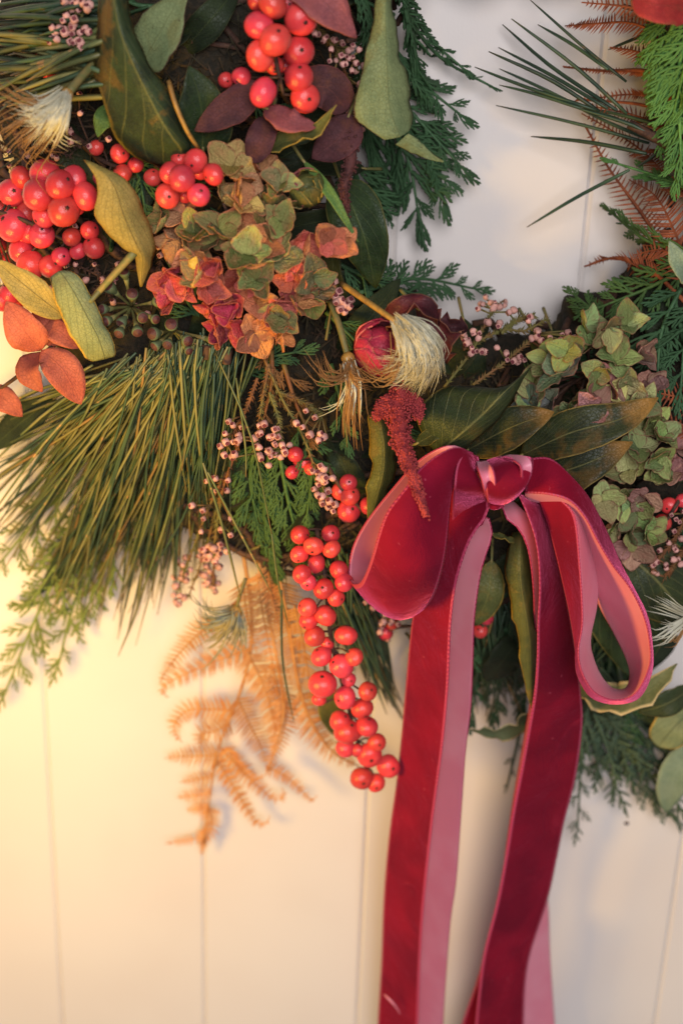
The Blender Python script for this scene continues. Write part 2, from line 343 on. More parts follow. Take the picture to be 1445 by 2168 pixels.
    M['bell'] = plain_mat('heather_bud', lin(232, 182, 166), lin(214, 150, 144), 700, .55, .3, .2, var=.45)
    M['belltip'] = plain_mat('heather_bud_mouth', lin(120, 52, 58), lin(90, 40, 46), 700, .6, .3)
    M['plume'] = plain_mat('plume_hair', lin(234, 232, 210), lin(222, 214, 180), 60, .4, .1, .35, var=.15)
    M['plume_brown'] = plain_mat('plume_hair_brown', lin(176, 132, 82), lin(150, 108, 66), 60, .5, .1, .25, var=.15)
    M['plume_blue'] = plain_mat('plume_hair_grey', lin(140, 150, 140), lin(176, 160, 110), 60, .5, .1, .2, var=.15)
    M['amar'] = plain_mat('amaranth_grain', lin(166, 62, 62), lin(120, 36, 44), 260, .8, .6, .05, var=.2)
    M['amar_dark'] = plain_mat('amaranth_grain_dark', lin(92, 50, 46), lin(66, 36, 36), 260, .8, .6)
build_mats()

# ---------------------------------------------------------------- the setting: boarded wall
def build_wall():
    root = thing('wall', None, None, (0, 0, 1.5)); root['kind'] = 'structure'
    xs = [P(x, 1900, 0)[0] for x in (118, 432, 768, 1100, 1425)]
    pitch = (xs[-1]-xs[0])/4
    xs = [xs[0]-2*pitch, xs[0]-pitch] + xs + [xs[-1]+pitch, xs[-1]+2*pitch]
    zb, zt = 1.0, 2.0; g = .00004; b = .0016; T = .018
    for a, c in zip(xs[:-1], xs[1:]):
        x0, x1 = a+g, c-g
        prof = [(x0, T), (x0, b*.9), (x0+b, 0), (x1-b, 0), (x1, b*.9), (x1, T)]
        m = Mesh(); v = [(x, y, z) for z in (zb, zt) for x, y in prof]; n = len(prof)
        f = [(i, i+1, n+i+1, n+i) for i in range(n-1)] + [(n-1, 0, n, 2*n-1), tuple(range(n))[::-1], tuple(range(n, 2*n))]
        m.add(v, f); o = part('plank', m, [M['wall']], root); o.data.polygons.foreach_set('use_smooth', [False]*len(o.data.polygons))
    m = Mesh(); m.add([(xs[0], y, z) for y in (T, T+.01) for z in (zb, zt)]+[(xs[-1], y, z) for y in (T, T+.01) for z in (zb, zt)],
                      [(0, 1, 3, 2), (4, 6, 7, 5), (0, 4, 5, 1), (2, 3, 7, 6), (1, 5, 7, 3), (0, 2, 6, 4)])
    o = part('backing_board', m, [M['wall']], root)
build_wall()

# ---------------------------------------------------------------- wreath base
def build_base():
    c = P(RC[0], RC[1], 32); s = S(RC[0], RC[1]+500, 32)
    root = thing('wreath_base', 'dark moss and twig ring that carries all the foliage of the wreath', 'wreath base', c)
    Rr = RM*s*.985; m = Mesh(); nu, nv = 240, 40; v = []
    for i in range(nu):
        a = i/nu*2*math.pi
        for j in range(nv):
            b = j/nv*2*math.pi
            w = .066*(1+.10*math.sin(5*a+2*b)+.07*math.sin(13*a-3*b)+.025*rng.uniform(-1, 1)); h = .030*(1+.1*math.sin(7*a+b)+.03*rng.uniform(-1, 1))
            r = Rr+w*math.cos(b); v.append((c[0]+r*math.cos(a), c[1]-h*math.sin(b), c[2]+r*math.sin(a)))
    f = [(i*nv+j, i*nv+(j+1) % nv, ((i+1) % nu)*nv+(j+1) % nv, ((i+1) % nu)*nv+j) for i in range(nu) for j in range(nv)]
    m.add(v, f); part('moss_ring', m, [M['moss']], root)
    def ringp(a, b, k=1.0): 
        r = Rr+.066*k*math.cos(b); return np.array((c[0]+r*math.cos(a), c[1]-.031*k*math.sin(b), c[2]+r*math.sin(a)))
    for i in range(60):
        a = rng.uniform(0, 6.2832); b = rng.uniform(-.6, 3.6); m = Mesh()
        p = [ringp(a+t*.5, b+t*rng.uniform(.3, 1.6), 1.05+.05*rng.random()) for t in np.linspace(0, 1, 5)]
        tube(m, catmull(p, 12), np.linspace(.0020, .0011, 12), 5); part('twig', m, [M['twig']], root)
    m = Mesh()
    for i in range(9000):
        a = rng.uniform(0, 6.2832); b = rng.uniform(.45, 2.6); p = ringp(a, b, 1.0); q = ringp(a, b, 1.6)-p
        q = nrm(nrm(q)+np.array([rng.gauss(0, .8) for _ in range(3)]))*rng.uniform(.005, .016); e = nrm(np.cross(q, (.3, 1, .2)))*.0005
        m.add([p-e, p+e, p+q*.6+e*.8+np.array((0, -.001, 0)), p+q], [(0, 1, 2), (0, 2, 3)])
    o = part('moss_fibre', m, [M['strand']], root); o['kind'] = 'stuff'
build_base()

# ---------------------------------------------------------------- leaves
def leaf_stations(path, w, prof='oval', fold=12, tilt=0, n=12):
    """stations of a leaf along a path of (x, y, d) points; w its full width in pixels"""
    pts = catmull([P(*p) for p in path], n); mid = path[len(path)//2]; ws = w*S(*mid)/2
    t = np.gradient(pts, axis=0); t /= np.linalg.norm(t, axis=1)[:, None]
    st = []
    for i, u in enumerate(np.linspace(0, 1, n)):
        if prof == 'oval': k = math.sin(math.pi*min(1, u**.85))**.75
        elif prof == 'lance': k = math.sin(math.pi*u**.8)**.9
        elif prof == 'round': k = max(0, 1-(2*u-1)**2)**.5
        elif prof == 'ovate': k = math.sin(math.pi*u**.6)**.8
        else: k = min(1, 5*u, 3*(1-u)**.8)
        k = max(k, .03)
        v = TOCAM-t[i]*np.dot(TOCAM, t[i]); v = nrm(v); s = nrm(np.cross(v, t[i]))*-1
        a = math.radians(tilt); s2 = s*math.cos(a)+v*math.sin(a); nn = nrm(np.cross(t[i], s2))
        if np.dot(nn, v) < 0 and abs(tilt) < 90: nn = -nn
        fo = math.radians(fold); up = nn*math.sin(fo)*ws*k; sd = s2*math.cos(fo)*ws*k
        st.append((pts[i]-sd+up, pts[i], pts[i]+sd+up))
    # front towards du x dv: make it face the camera
    st = np.array(st)
    du = st[n//2+1, 1]-st[n//2-1, 1]; dv = st[n//2, 2]-st[n//2, 0]
    if np.dot(np.cross(du, dv), TOCAM) < 0 and abs(tilt) < 90: st = st[:, ::-1]
    return st
def leaf_mesh(path, w, prof='oval', fold=12, tilt=0, wave=.0008, seed=0, n=16, wfreq=2.5, crease=.6, stem=None, bulge=0):
    m = Mesh(); sheet(m, leaf_stations(path, w, prof, fold, tilt), n, np.linspace(0, 1, 7), .0003, crease, wave, wfreq, bulge, seed)
    return m
_ls = [0]
def leaf(name, label, path, w, mat, prof='oval', fold=12, tilt=0, wave=.0008, cat='leaf', group=None, stalk=None, smat='stalk', wfreq=2.5, bulge=0):
    _ls[0] += 1; base = P(*path[0])
    m = leaf_mesh(path, w, prof, fold, tilt, wave, _ls[0], wfreq=wfreq, bulge=bulge)
    root = thing(name, label, cat, base, group); part('blade', m, [M[mat]], root)
    k = Mesh(); pts = [P(*p) for p in (stalk or [])]
    if not pts:
        a, b = P(*path[0]), P(*path[1]); back = nrm(a-b)*.008+np.array((0, .006, 0)); pts = [a+nrm(b-a)*.002, a, a+back*.6, a+back]
    tube(k, catmull(pts, 8), np.linspace(.0006, .0008, 8), 5); part('stalk', k, [M[smat]], root)
    return root
def leaf3(name, label, st, mat, cat='leaf', wave=.0005, crease=.6, stalk=None, smat='stalk', n=24, group=None, wfreq=3, sr=.0011):
    """a leaf from (left, middle, right) outline points read off the photograph, each with its own depth"""
    _ls[0] += 1; pts = [[P(*q) for q in s] for s in st]; base = pts[0][1]
    m = Mesh(); sheet(m, pts, n, np.linspace(0, 1, 9), .00035, crease, wave, wfreq, 0, _ls[0])
    root = thing(name, label, cat, base, group); part('blade', m, [M[mat]], root)
    if stalk:
        k = Mesh(); tube(k, catmull([P(*p) for p in stalk], 10), np.linspace(sr, sr*.8, 10), 6); part('stalk', k, [M[smat]], root)
    return root

def Z(L, Mi, Rr, dl, dm, dr): return ((L[0], L[1], dl), (Mi[0], Mi[1], dm), (Rr[0], Rr[1], dr))
# big folded ivy leaf top left
leaf3('ivy_leaf', 'large dark green folded ivy leaf with brown lit side hanging over the berries', [
    Z((214, -40), (240, -40), (268, -40), 100, 112, 104), Z((211, 0), (242, 0), (273, 0), 100, 114, 106), Z((204, 69), (256, 69), (279, 55), 100, 115, 108),
    Z((201, 145), (284, 138), (305, 110), 100, 116, 110), Z((214, 200), (311, 194), (335, 165), 100, 115, 110), Z((228, 245), (343, 255), (362, 205), 99, 113, 108),
    Z((252, 300), (366, 290), (382, 268), 97, 110, 104), Z((290, 335), (385, 318), (402, 305), 95, 104, 100), Z((340, 352), (375, 345), (405, 330), 93, 97, 95)],
    'ivy', crease=.7, stalk=[(357, 172, 108), (372, 222, 112), (395, 275, 111), (420, 315, 104)], smat='ystalk', sr=.0009)
leaf('ivy_leaf', 'grey green leaf tucked behind the large folded ivy leaf', [(300, 140, 88), (345, 60, 92), (395, -30, 90)], 120, 'ivyback', 'ovate', 8, 15)
leaf('ivy_leaf', 'dark green broad leaf with ragged top edge between ivy leaf and plum leaf', [(430, 320, 88), (425, 220, 96), (400, 140, 98)], 130, 'ivydark', 'ovate', 10, -10)
leaf('ivy_leaf', 'small sage green leaf tip peeping from under the large ivy leaf', [(240, 230, 88), (218, 255, 92), (207, 290, 92)], 46, 'blade', 'ovate', 10)
leaf('plum_leaf', 'long plum purple leaf pointing away from the upper red berry cluster', [(560, 175, 92), (480, 235, 100), (412, 277, 100)], 74, 'purple', 'oval', 14, 12)
leaf('plum_leaf', 'pinkish purple leaf directly below the upper red berry cluster', [(560, 228, 96), (615, 258, 104), (672, 268, 102)], 62, 'rose', 'oval', 8, 20)
leaf('plum_leaf', 'oval dusky plum leaf with brown tip hanging into the dark gap', [(570, 246, 92), (552, 295, 100), (533, 345, 98)], 62, 'purple', 'round', 10)
leaf('plum_leaf', 'broad plum leaf behind the upper red berry cluster', [(620, 190, 80), (690, 185, 86), (735, 235, 80)], 90, 'purple', 'round', 8, -10)
leaf('plum_leaf', 'greyish rose leaf with pointed tip above the grey heather', [(620, -60, 96), (690, 10, 104), (754, 80, 100)], 110, 'rose', 'ovate', 12, 10)
leaf('plum_leaf', 'dark plum leaf in the gap above the round hydrangea bud', [(740, 240, 80), (720, 290, 86), (660, 335, 84)], 90, 'purple', 'oval', 8, 0)
leaf('curled_leaf', 'twisted dark green leaf with yellow edges under the pinkish leaf', [(545, 345, 90), (600, 300, 98), (660, 288, 102), (712, 222, 106)], 48, 'olive', 'lance', 24, 28, .0015)
leaf3('ivy_leaf', 'large pale green ivy leaf underside with brown rim and folded tip', [
    Z((800, -30), (815, -30), (826, -30), 80, 82, 78), Z((786, 60), (815, 60), (836, 60), 82, 83, 77), Z((768, 140), (818, 140), (854, 140), 84, 84, 76),
    Z((748, 238), (822, 218), (871, 220), 87, 85, 76), Z((772, 268), (834, 262), (872, 255), 88, 86, 78), Z((812, 296), (846, 290), (866, 276), 88, 87, 82)], 'ivyback', crease=.5, wave=.0010)
leaf3('ivy_leaf', 'pale green pointed leaf tip folded out beside the cedar', [
    Z((836, 306), (850, 294), (864, 282), 82, 82, 82), Z((868, 322), (878, 310), (888, 298), 82, 83, 82), Z((905, 337), (908, 329), (911, 322), 84, 84, 84), Z((936, 344), (938, 343), (940, 342), 85, 85, 85)], 'ivyback')
leaf('shade_leaf', 'large dark green leaf behind the blade leaf and cedar', [(720, 380, 70), (770, 500, 78), (795, 610, 66)], 120, 'ivydark', 'ovate', 10, -15)
leaf('blade_leaf', 'narrow bright green blade leaf slanting past the round bud', [(640, 338, 94), (695, 405, 104), (758, 512, 108)], 24, 'blade', 'lance', 14, 0, .0003)
# yellow and sage leaves, left
leaf3('yellow_leaf', 'large yellow leaf curling over beside the left berry cluster', [
    Z((178, 338), (179, 339), (181, 338), 108, 108, 108), Z((200, 372), (222, 368), (240, 364), 112, 113, 110), Z((207, 410), (245, 402), (277, 394), 114, 114, 109),
    Z((201, 450), (258, 446), (302, 436), 113, 114, 107), Z((222, 490), (275, 488), (316, 478), 111, 113, 105), Z((256, 521), (292, 524), (328, 524), 109, 111, 102),
    Z((283, 535), (303, 548), (324, 556), 102, 108, 100), Z((290, 575), (300, 580), (314, 578), 98, 101, 97), Z((297, 606), (298, 607), (301, 606), 95, 96, 95)], 'yellow', wave=.0006,
    stalk=[(285, 534, 106), (245, 578, 104), (200, 628, 100)], smat='stalk', sr=.0016)
leaf('yellow_leaf', 'smaller yellow leaf reaching behind the sage leaf', [(140, 672, 92), (70, 618, 100), (-15, 548, 98)], 72, 'yellow', 'oval', 16, 10)
leaf3('sage_leaf', 'blunt sage green leaf with yellow edge beside the ivy fruits', [
    Z((106, 588), (126, 574), (150, 574), 96, 100, 100), Z((112, 612), (142, 594), (172, 590), 100, 103, 102), Z((124, 655), (165, 632), (196, 632), 102, 105, 102),
    Z((145, 700), (186, 672), (217, 675), 102, 105, 101), Z((168, 738), (207, 712), (236, 714), 100, 103, 99), Z((184, 759), (219, 745), (245, 742), 92, 100, 97), Z((196, 765), (222, 760), (243, 754), 92, 94, 94)], 'sage',
    stalk=[(190, 640, 103), (215, 612, 101), (240, 585, 98)])
# salmon eucalyptus-like sprig
def sprig(name, label, cat, stem, leaves, mat, sr=.0010, smat='twig', group=None):
    base = P(*stem[0]); root = thing(name, label, cat, base, group); k = Mesh()
    tube(k, catmull([P(*p) for p in stem], 12), np.linspace(sr*1.2, sr*.7, 12), 6); part('stem', k, [M[smat]], root)
    for i, (path, w, prof, fold, tilt) in enumerate(leaves):
        part('leaf', leaf_mesh(path, w, prof, fold, tilt, .0006, i+len(label)), [M[mat] if isinstance(mat, str) else M[mat[i]]], root)
    return root
sprig('salmon_sprig', 'sprig of flat salmon orange leaves at the wreath outer edge', 'sprig', [(150, 690, 70), (110, 735, 84), (60, 780, 84), (-15, 835, 70)], [
    ([(86, 742, 88), (52, 700, 96), (14, 638, 94)], 86, 'oval', 8, 10), ([(110, 735, 84), (105, 695, 88), (70, 650, 84)], 62, 'oval', 8, -12),
    ([(95, 690, 88), (130, 705, 94), (168, 738, 92)], 56, 'oval', 10, 8), ([(88, 745, 88), (62, 785, 98), (90, 830, 98)], 66, 'oval', 12, -25),
    ([(88, 742, 92), (135, 785, 98), (172, 856, 94)], 78, 'oval', 8, 12), ([(-30, 826, 70), (15, 850, 78), (48, 882, 76)], 56, 'oval', 8, 5)], 'salmon')

# bay leaves round the bow
leaf3('bay_leaf', 'big green bay leaf folded along its rib above the bow', [
    Z((905, 940), (925, 958), (935, 965), 98, 100, 100), Z((882, 880), (960, 932), (985, 948), 100, 110, 108), Z((930, 823), (1020, 880), (1045, 896), 102, 116, 112),
    Z((1000, 818), (1060, 838), (1082, 850), 100, 118, 112), Z((1060, 824), (1092, 808), (1100, 812), 98, 112, 108), Z((1110, 790), (1122, 778), (1124, 777), 98, 100, 99)], 'bay', wave=.0003, crease=.8)
leaf('bay_leaf', 'dark bay leaf with tan tip tucked between two larger bay leaves', [(985, 955, 92), (1080, 905, 104), (1172, 872, 106)], 96, 'baytip', 'oval', 8, 10)
leaf('bay_leaf', 'long dark bay leaf with tan tip reaching across the green hydrangea', [(1100, 965, 94), (1210, 915, 110), (1310, 888, 112), (1392, 842, 108)], 100, 'baytip', 'oval', 10, 8, .0012)
leaf('bay_leaf', 'wide dark bay leaf directly behind the right bow loop', [(1110, 1020, 92), (1230, 985, 106), (1338, 936, 104)], 118, 'baytip', 'ovate', 8, 6, .001)
leaf('bay_leaf', 'short green bay leaf pointing at the amaranth tassel', [(880, 940, 96), (925, 915, 104), (962, 896, 100)], 34, 'bay', 'lance', 14, 0)
leaf3('bay_leaf', 'upright dark bay leaf with yellow rim left of the bow', [
    Z((778, 880), (800, 875), (828, 880), 90, 92, 88), Z((782, 935), (812, 935), (838, 935), 92, 97, 88), Z((786, 985), (812, 990), (836, 985), 94, 98, 88),
    Z((777, 1030), (802, 1035), (826, 1030), 94, 97, 88), Z((776, 1075), (790, 1078), (806, 1070), 92, 93, 88), Z((779, 1100), (781, 1101), (784, 1099), 92, 92, 90)], 'olive', wave=.0008)
leaf3('bay_leaf', 'long narrow bay leaf with yellow wavy rim hanging between the ribbon tails', [
    Z(d3(790, 470), d3(830, 465), d3(860, 480), 88, 92, 88), Z(d3(765, 580), d3(825, 580), d3(880, 580), 92, 98, 88), Z(d3(768, 700), d3(830, 700), d3(895, 700), 95, 100, 88),
    Z(d3(795, 820), d3(850, 820), d3(905, 820), 96, 100, 88), Z(d3(818, 950), d3(868, 950), d3(912, 950), 96, 98, 88), Z(d3(835, 1080), d3(872, 1080), d3(905, 1080), 94, 95, 86),
    Z(d3(860, 1190), d3(880, 1190), d3(896, 1190), 92, 92, 86), Z(d3(880, 1245), d3(882, 1247), d3(884, 1246), 90, 90, 88)], 'olive', wave=.001, wfreq=4)
leaf('round_leaf', 'small olive leaf seen between the ribbon tails under the knot', [(1040, 1185, 72), (1032, 1260, 78), (1005, 1325, 74)], 66, 'olive', 'oval', 8)
leaf('bay_leaf', 'thin green leaf edge arching in the gap below the knot', [(1035, 1128, 88), (1070, 1140, 92), (1105, 1150, 90)], 16, 'olive', 'lance', 10, 40)
leaf('variegated_leaf', 'crinkled grey green leaf with cream margin below the right bow loop', [(1215, 1455, 58), (1290, 1482, 72), (1370, 1465, 78), (1432, 1405, 74)], 78, 'varieg', 'lance', 16, 35, .0028, wfreq=5)
leaf('variegated_leaf', 'narrow leaf with cream margin curling out between the two ribbon tails', [(1140, 1495, 52), (1075, 1548, 60), (992, 1545, 56)], 46, 'varieg', 'lance', 16, 35, .0018, wfreq=4)
leaf('green_leaf', 'large plain green leaf behind the right bow loop', [(1270, 1170, 62), (1330, 1300, 72), (1345, 1440, 62)], 190, 'ivydark', 'ovate', 8, 0)
leaf('green_leaf', 'broad olive green leaf under the dark heather beside the bow', [(1310, 1160, 66), (1390, 1230, 74), (1470, 1330, 68)], 170, 'bay', 'ovate', 8, 0)
leaf('green_leaf', 'dark green rounded leaf resting on the variegated leaf', [(1465, 1455, 60), (1410, 1490, 66), (1350, 1508, 62)], 58, 'bay', 'oval', 10, 10)
leaf('round_leaf', 'round green leaf at the lower outer edge over the cedar', [(1465, 1500, 40), (1425, 1540, 48), (1392, 1580, 46)], 90, 'sage', 'round', 6, 0)
leaf('pale_leaf', 'pale grey green eucalyptus leaf hanging below the round leaf', [(1470, 1575, 36), (1428, 1640, 44), (1408, 1720, 40)], 74, 'pale', 'oval', 8, 0)
leaf('red_leaf', 'round coral red leaf above the bright cedar', [(1470, 10, 90), (1395, 12, 104), (1338, -5, 100)], 90, 'redleaf', 'round', 8, 0)
leaf('pale_leaf', 'small grey green leaf between the cedar sprays opposite the pine needles', [(1470, 600, 90), (1440, 560, 98), (1415, 510, 96)], 50, 'pale', 'oval', 8, 0)
leaf('green_leaf', 'dark leaf behind the lowest red berries', [(690, 1440, 40), (700, 1500, 46), (712, 1560, 42)], 56, 'olive', 'oval', 8, 0)
leaf('green_leaf', 'broad dark leaf blade lying under the pine needles', [(330, 960, 30), (200, 1120, 22), (78, 1262, 12)], 90, 'ivydark', 'lance', 8, 0)
leaf('green_leaf', 'short dark leaf blade hanging under the pine needles', [(330, 1000, 32), (318, 1120, 22), (302, 1215, 12)], 60, 'ivydark', 'lance', 8, 0)
leaf('green_leaf', 'dark leaf pushed out sideways behind the salmon sprig', [(120, 840, 50), (50, 890, 46), (-30, 960, 40)], 70, 'fill', 'lance', 8, 0)

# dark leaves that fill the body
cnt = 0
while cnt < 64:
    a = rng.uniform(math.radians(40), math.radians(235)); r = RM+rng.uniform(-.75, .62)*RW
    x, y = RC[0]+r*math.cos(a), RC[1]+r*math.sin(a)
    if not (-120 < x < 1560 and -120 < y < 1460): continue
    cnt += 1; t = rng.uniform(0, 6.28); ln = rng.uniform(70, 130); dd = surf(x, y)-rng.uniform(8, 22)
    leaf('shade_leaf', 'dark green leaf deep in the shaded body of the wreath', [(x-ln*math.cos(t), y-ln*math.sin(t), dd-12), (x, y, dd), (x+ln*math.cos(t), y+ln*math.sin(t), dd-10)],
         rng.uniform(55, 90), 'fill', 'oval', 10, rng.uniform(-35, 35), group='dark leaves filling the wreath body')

# ---------------------------------------------------------------- berries
def berry_mesh(seed=0):
    R0 = random.Random(seed); m = Mesh(); nu, nv = 10, 16; v = []; prof = []; dn = [(nrm([R0.gauss(0, 1) for _ in range(3)]), R0.uniform(.03, .10), R0.uniform(.3, .6)) for _ in range(4)]
    for i in range(nu+1):
        th = math.pi*i/nu; r = math.sin(th); z = math.cos(th)
        if i == 0: r, z = .0, .90
        elif i == 1: r, z = .22, .955
        prof.append((r, z*.97))
    v.append((0, 0, prof[0][1]))
    for i in range(1, nu):
        for j in range(nv):
            a = 2*math.pi*j/nv; v.append((prof[i][0]*math.cos(a), prof[i][0]*math.sin(a), prof[i][1]))
    v.append((0, 0, -.95)); f = [(0, 1+j, 1+(j+1) % nv) for j in range(nv)]
    for i in range(nu-2):
        for j in range(nv): f.append((1+i*nv+j, 1+(i+1)*nv+j, 1+(i+1)*nv+(j+1) % nv, 1+i*nv+(j+1) % nv))
    k = 1+(nu-2)*nv; f += [(k+j, len(v)-1, k+(j+1) % nv) for j in range(nv)]
    v = np.array(v)
    for c_, a_, w_ in dn: v = v*(1-a_*np.exp(-np.sum((v-c_)**2, axis=1)/w_**2))[:, None]
    m.add(v, f); return m.data('berry', [M['berry']])
def calyx_mesh():
    m = Mesh(); v = [(0, 0, .95)]; n = 10
    for j in range(n):
        r = .17 if j % 2 else .10; a = 2*math.pi*j/n; v.append((r*math.cos(a), r*math.sin(a), .925))
    for j in range(n): v.append((.08*math.cos(2*math.pi*j/n), .08*math.sin(2*math.pi*j/n), .86))
    f = [(0, 1+j, 1+(j+1) % n) for j in range(n)]+[(1+j, 1+n+j, 1+n+(j+1) % n, 1+(j+1) % n) for j in range(n)]+[tuple(range(1+n, 1+2*n))[::-1]]
    m.add(v, f); return m.data('calyx', [M['calyx']])
BM, CM = [berry_mesh(q) for q in range(7)], calyx_mesh()
def berries(label, pts, stem, scale=1.0, cf=None, off=12, group=None, sr=.0011, follow=False):
    """pts: (x, y, radius[, extra depth]) in photograph pixels or in the crop cf"""
    sp = [P(*p) for p in stem]; root = thing('berry_sprig', label, 'berries', sp[0], group)
    m = Mesh(); cur = catmull(sp, 16); tube(m, cur, np.linspace(sr, sr*.6, 16), 6); part('stem', m, [M['twig']], root)
    for i, q in enumerate(pts):
        x, y = cf(q[0], q[1]) if cf else q[:2]; r = q[2]*scale; dd = surf(x, y)+off+(q[3] if len(q) > 3 else rng.uniform(-3, 3))
        if follow: dd = float(np.interp(y, [p[1] for p in stem], [p[2] for p in stem]))+off+(q[3] if len(q) > 3 else rng.uniform(-3, 3))
        dd = max(dd, 16); c = P(x, y, dd); rr = r*S(x, y, dd)
        ax = nrm(TOCAM*.9+np.array([rng.gauss(0, .8) for _ in range(3)]))
        o = inst('berry', BM[rng.randrange(7)], root, basis(c, np.cross(ax, (rng.random(), .2, rng.random())), ax, rr*rng.uniform(.96, 1.10), rr*rng.uniform(.96, 1.10), rr*rng.uniform(.90, 1.06)))
        inst('calyx', CM, root, Matrix.Identity(4), up=o)
        k = Mesh(); j = int(np.argmin(np.linalg.norm(cur-c, axis=1))); b = c-ax*rr*.9
        tube(k, catmull([cur[j], (cur[j]+b)/2+np.array((0, .002, 0)), b], 5), .0005, 4); part('stalk', k, [M['twig']], root)
    return root
berries('large red berry cluster at the heart of the plum leaves', [(510, 20, 88, 8), (420, 5, 60, 2), (685, 115, 92, 6), (430, 160, 84, 8), (525, 245, 92, 16), (435, 340, 88, 10), (670, 315, 88, 6), (525, 400, 55, -2), (670, 470, 90, 10), (455, 565, 86, 12), (710, 600, 82, 12), (320, 470, 58, -6), (225, 490, 45, -10), (610, 20, 60, -2), (590, 400, 50, -6)], [(560, 20, 90), (580, 110, 98), (600, 200, 94)], 1.06/2.89, c2, 14)
berries('small red berry cluster between the yellow leaf and the tawny hydrangea', [(245, 225, 84, 14), (330, 120, 76, 6), (175, 190, 74, 6), (440, 200, 66, 14), (350, 325, 72, 14), (160, 330, 76, 2), (70, 220, 54, -6), (230, 105, 50, 0), (360, 170, 62, 2), (265, 330, 50, -8)], [(330, 350, 84), (380, 360, 96), (430, 370, 92)], 1/2.89, c5, 12)
berries('full red berry cluster beside the large yellow leaf', [c1(*p[:2])+tuple(p[2:]) for p in [(275, 1060, 82, 6), (135, 1085, 66, 0), (75, 1180, 80, 8), (235, 1190, 90, 14), (370, 1130, 86, 12), (450, 1095, 72, 4), (520, 1200, 78, 4), (390, 1290, 92, 12), (80, 1380, 88, 16), (270, 1320, 64, 4), (170, 1300, 64, -2), (0, 1270, 66, 6), (260, 1410, 54, 0), (455, 1255, 62, -2), (180, 1420, 64, 2), (-30, 1170, 70, 0), (-40, 1380, 70, 4)]] +
        [c4(*p[:2])+tuple(p[2:]) for p in [(150, 150, 64, 2), (255, 140, 70, 0), (135, 235, 72, 8), (190, 320, 78, 8), (310, 330, 64, 0), (375, 270, 56, -6), (440, 150, 52, -6), (60, 500, 60, 4), (100, 545, 50, 0), (15, 540, 62, 4), (550, 110, 52, -10), (575, 215, 62, -10), (20, 90, 60, -4), (480, 235, 48, -10), (-20, 200, 60, 0), (30, 300, 50, -6)]], [(-30, 440, 70), (60, 470, 76), (140, 510, 74)], 1.12/2.89, None, 14)
berries('red berries half hidden behind the upper pine needles', [(190, 460, 62), (310, 430, 64), (530, 330, 66), (90, 170, 56), (420, 310, 56), (70, 345, 60), (205, 320, 54), (340, 480, 50), (555, 420, 50), (20, 260, 50)], [(20, 60, 60), (90, 130, 70), (180, 130, 70)], 1/2.89, c1, -4)
berries('few shaded red berries under the tip of the large ivy leaf', [(735, 940, 64), (750, 1065, 66), (590, 905, 48), (620, 1085, 50), (830, 1010, 50)], [(200, 330, 66), (240, 350, 76), (280, 350, 76)], 1/2.89, c1, 0)
berries('long hanging red berry sprig beside the ribbon tails', [(880, 85, 52), (1050, 80, 50), (955, 148, 56), (1055, 165, 52), (875, 195, 54), (970, 245, 56), (1095, 280, 54), (890, 305, 56), (925, 350, 46), (1125, 350, 54), (1010, 385, 60), (1080, 435, 52), (920, 490, 56), (1020, 535, 63), (925, 560, 56), (960, 650, 60), (1135, 645, 62), (1000, 760, 60), (1180, 765, 54), (1110, 815, 72), (1005, 915, 80), (1150, 890, 42, -6), (1130, 990, 66), (1255, 955, 53), (1225, 1050, 60), (1100, 1120, 62), (1140, 1180, 74), (1250, 1150, 60), (1130, 1270, 56), (1305, 1240, 56), (1265, 1310, 70), (1370, 1370, 66), (1220, 1440, 64), (1300, 1465, 54), (1200, 1285, 44), (1190, 1180, 42, -6), (1030, 690, 40, -8), (985, 1000, 40, -6)],
        [(670, 1120, 84), (690, 1240, 90), (700, 1350, 86), (730, 1470, 78), (760, 1580, 68), (790, 1650, 60)], 1/2.627, d1, 8, follow=True)
berries('few red berries caught between heather and upright bay leaf', [(740, 1050, 23), (738, 1081, 25), (782, 1070, 21), (720, 1040, 20), (737, 1022, 18), (792, 1092, 16), (640, 980, 19), (625, 962, 17), (657, 992, 15), (618, 1000, 15)], [(690, 980, 76), (720, 1030, 84), (770, 1085, 84)], 1, None, -4)
berries('two red berries in the dark gap beside the green hydrangea', [(1415, 1071, 18), (1401, 1106, 19), (1443, 1060, 16)], [(1450, 1040, 80), (1430, 1070, 86), (1405, 1110, 84)], 1, None, 0)
berries('three red berries low in the shade under the bow', [(1015, 1335, 17), (1004, 1390, 16), (1030, 1310, 14), (815, 1340, 17), (830, 1320, 14)], [(900, 1330, 50), (960, 1350, 54), (1020, 1320, 56)], 1, None, -6)

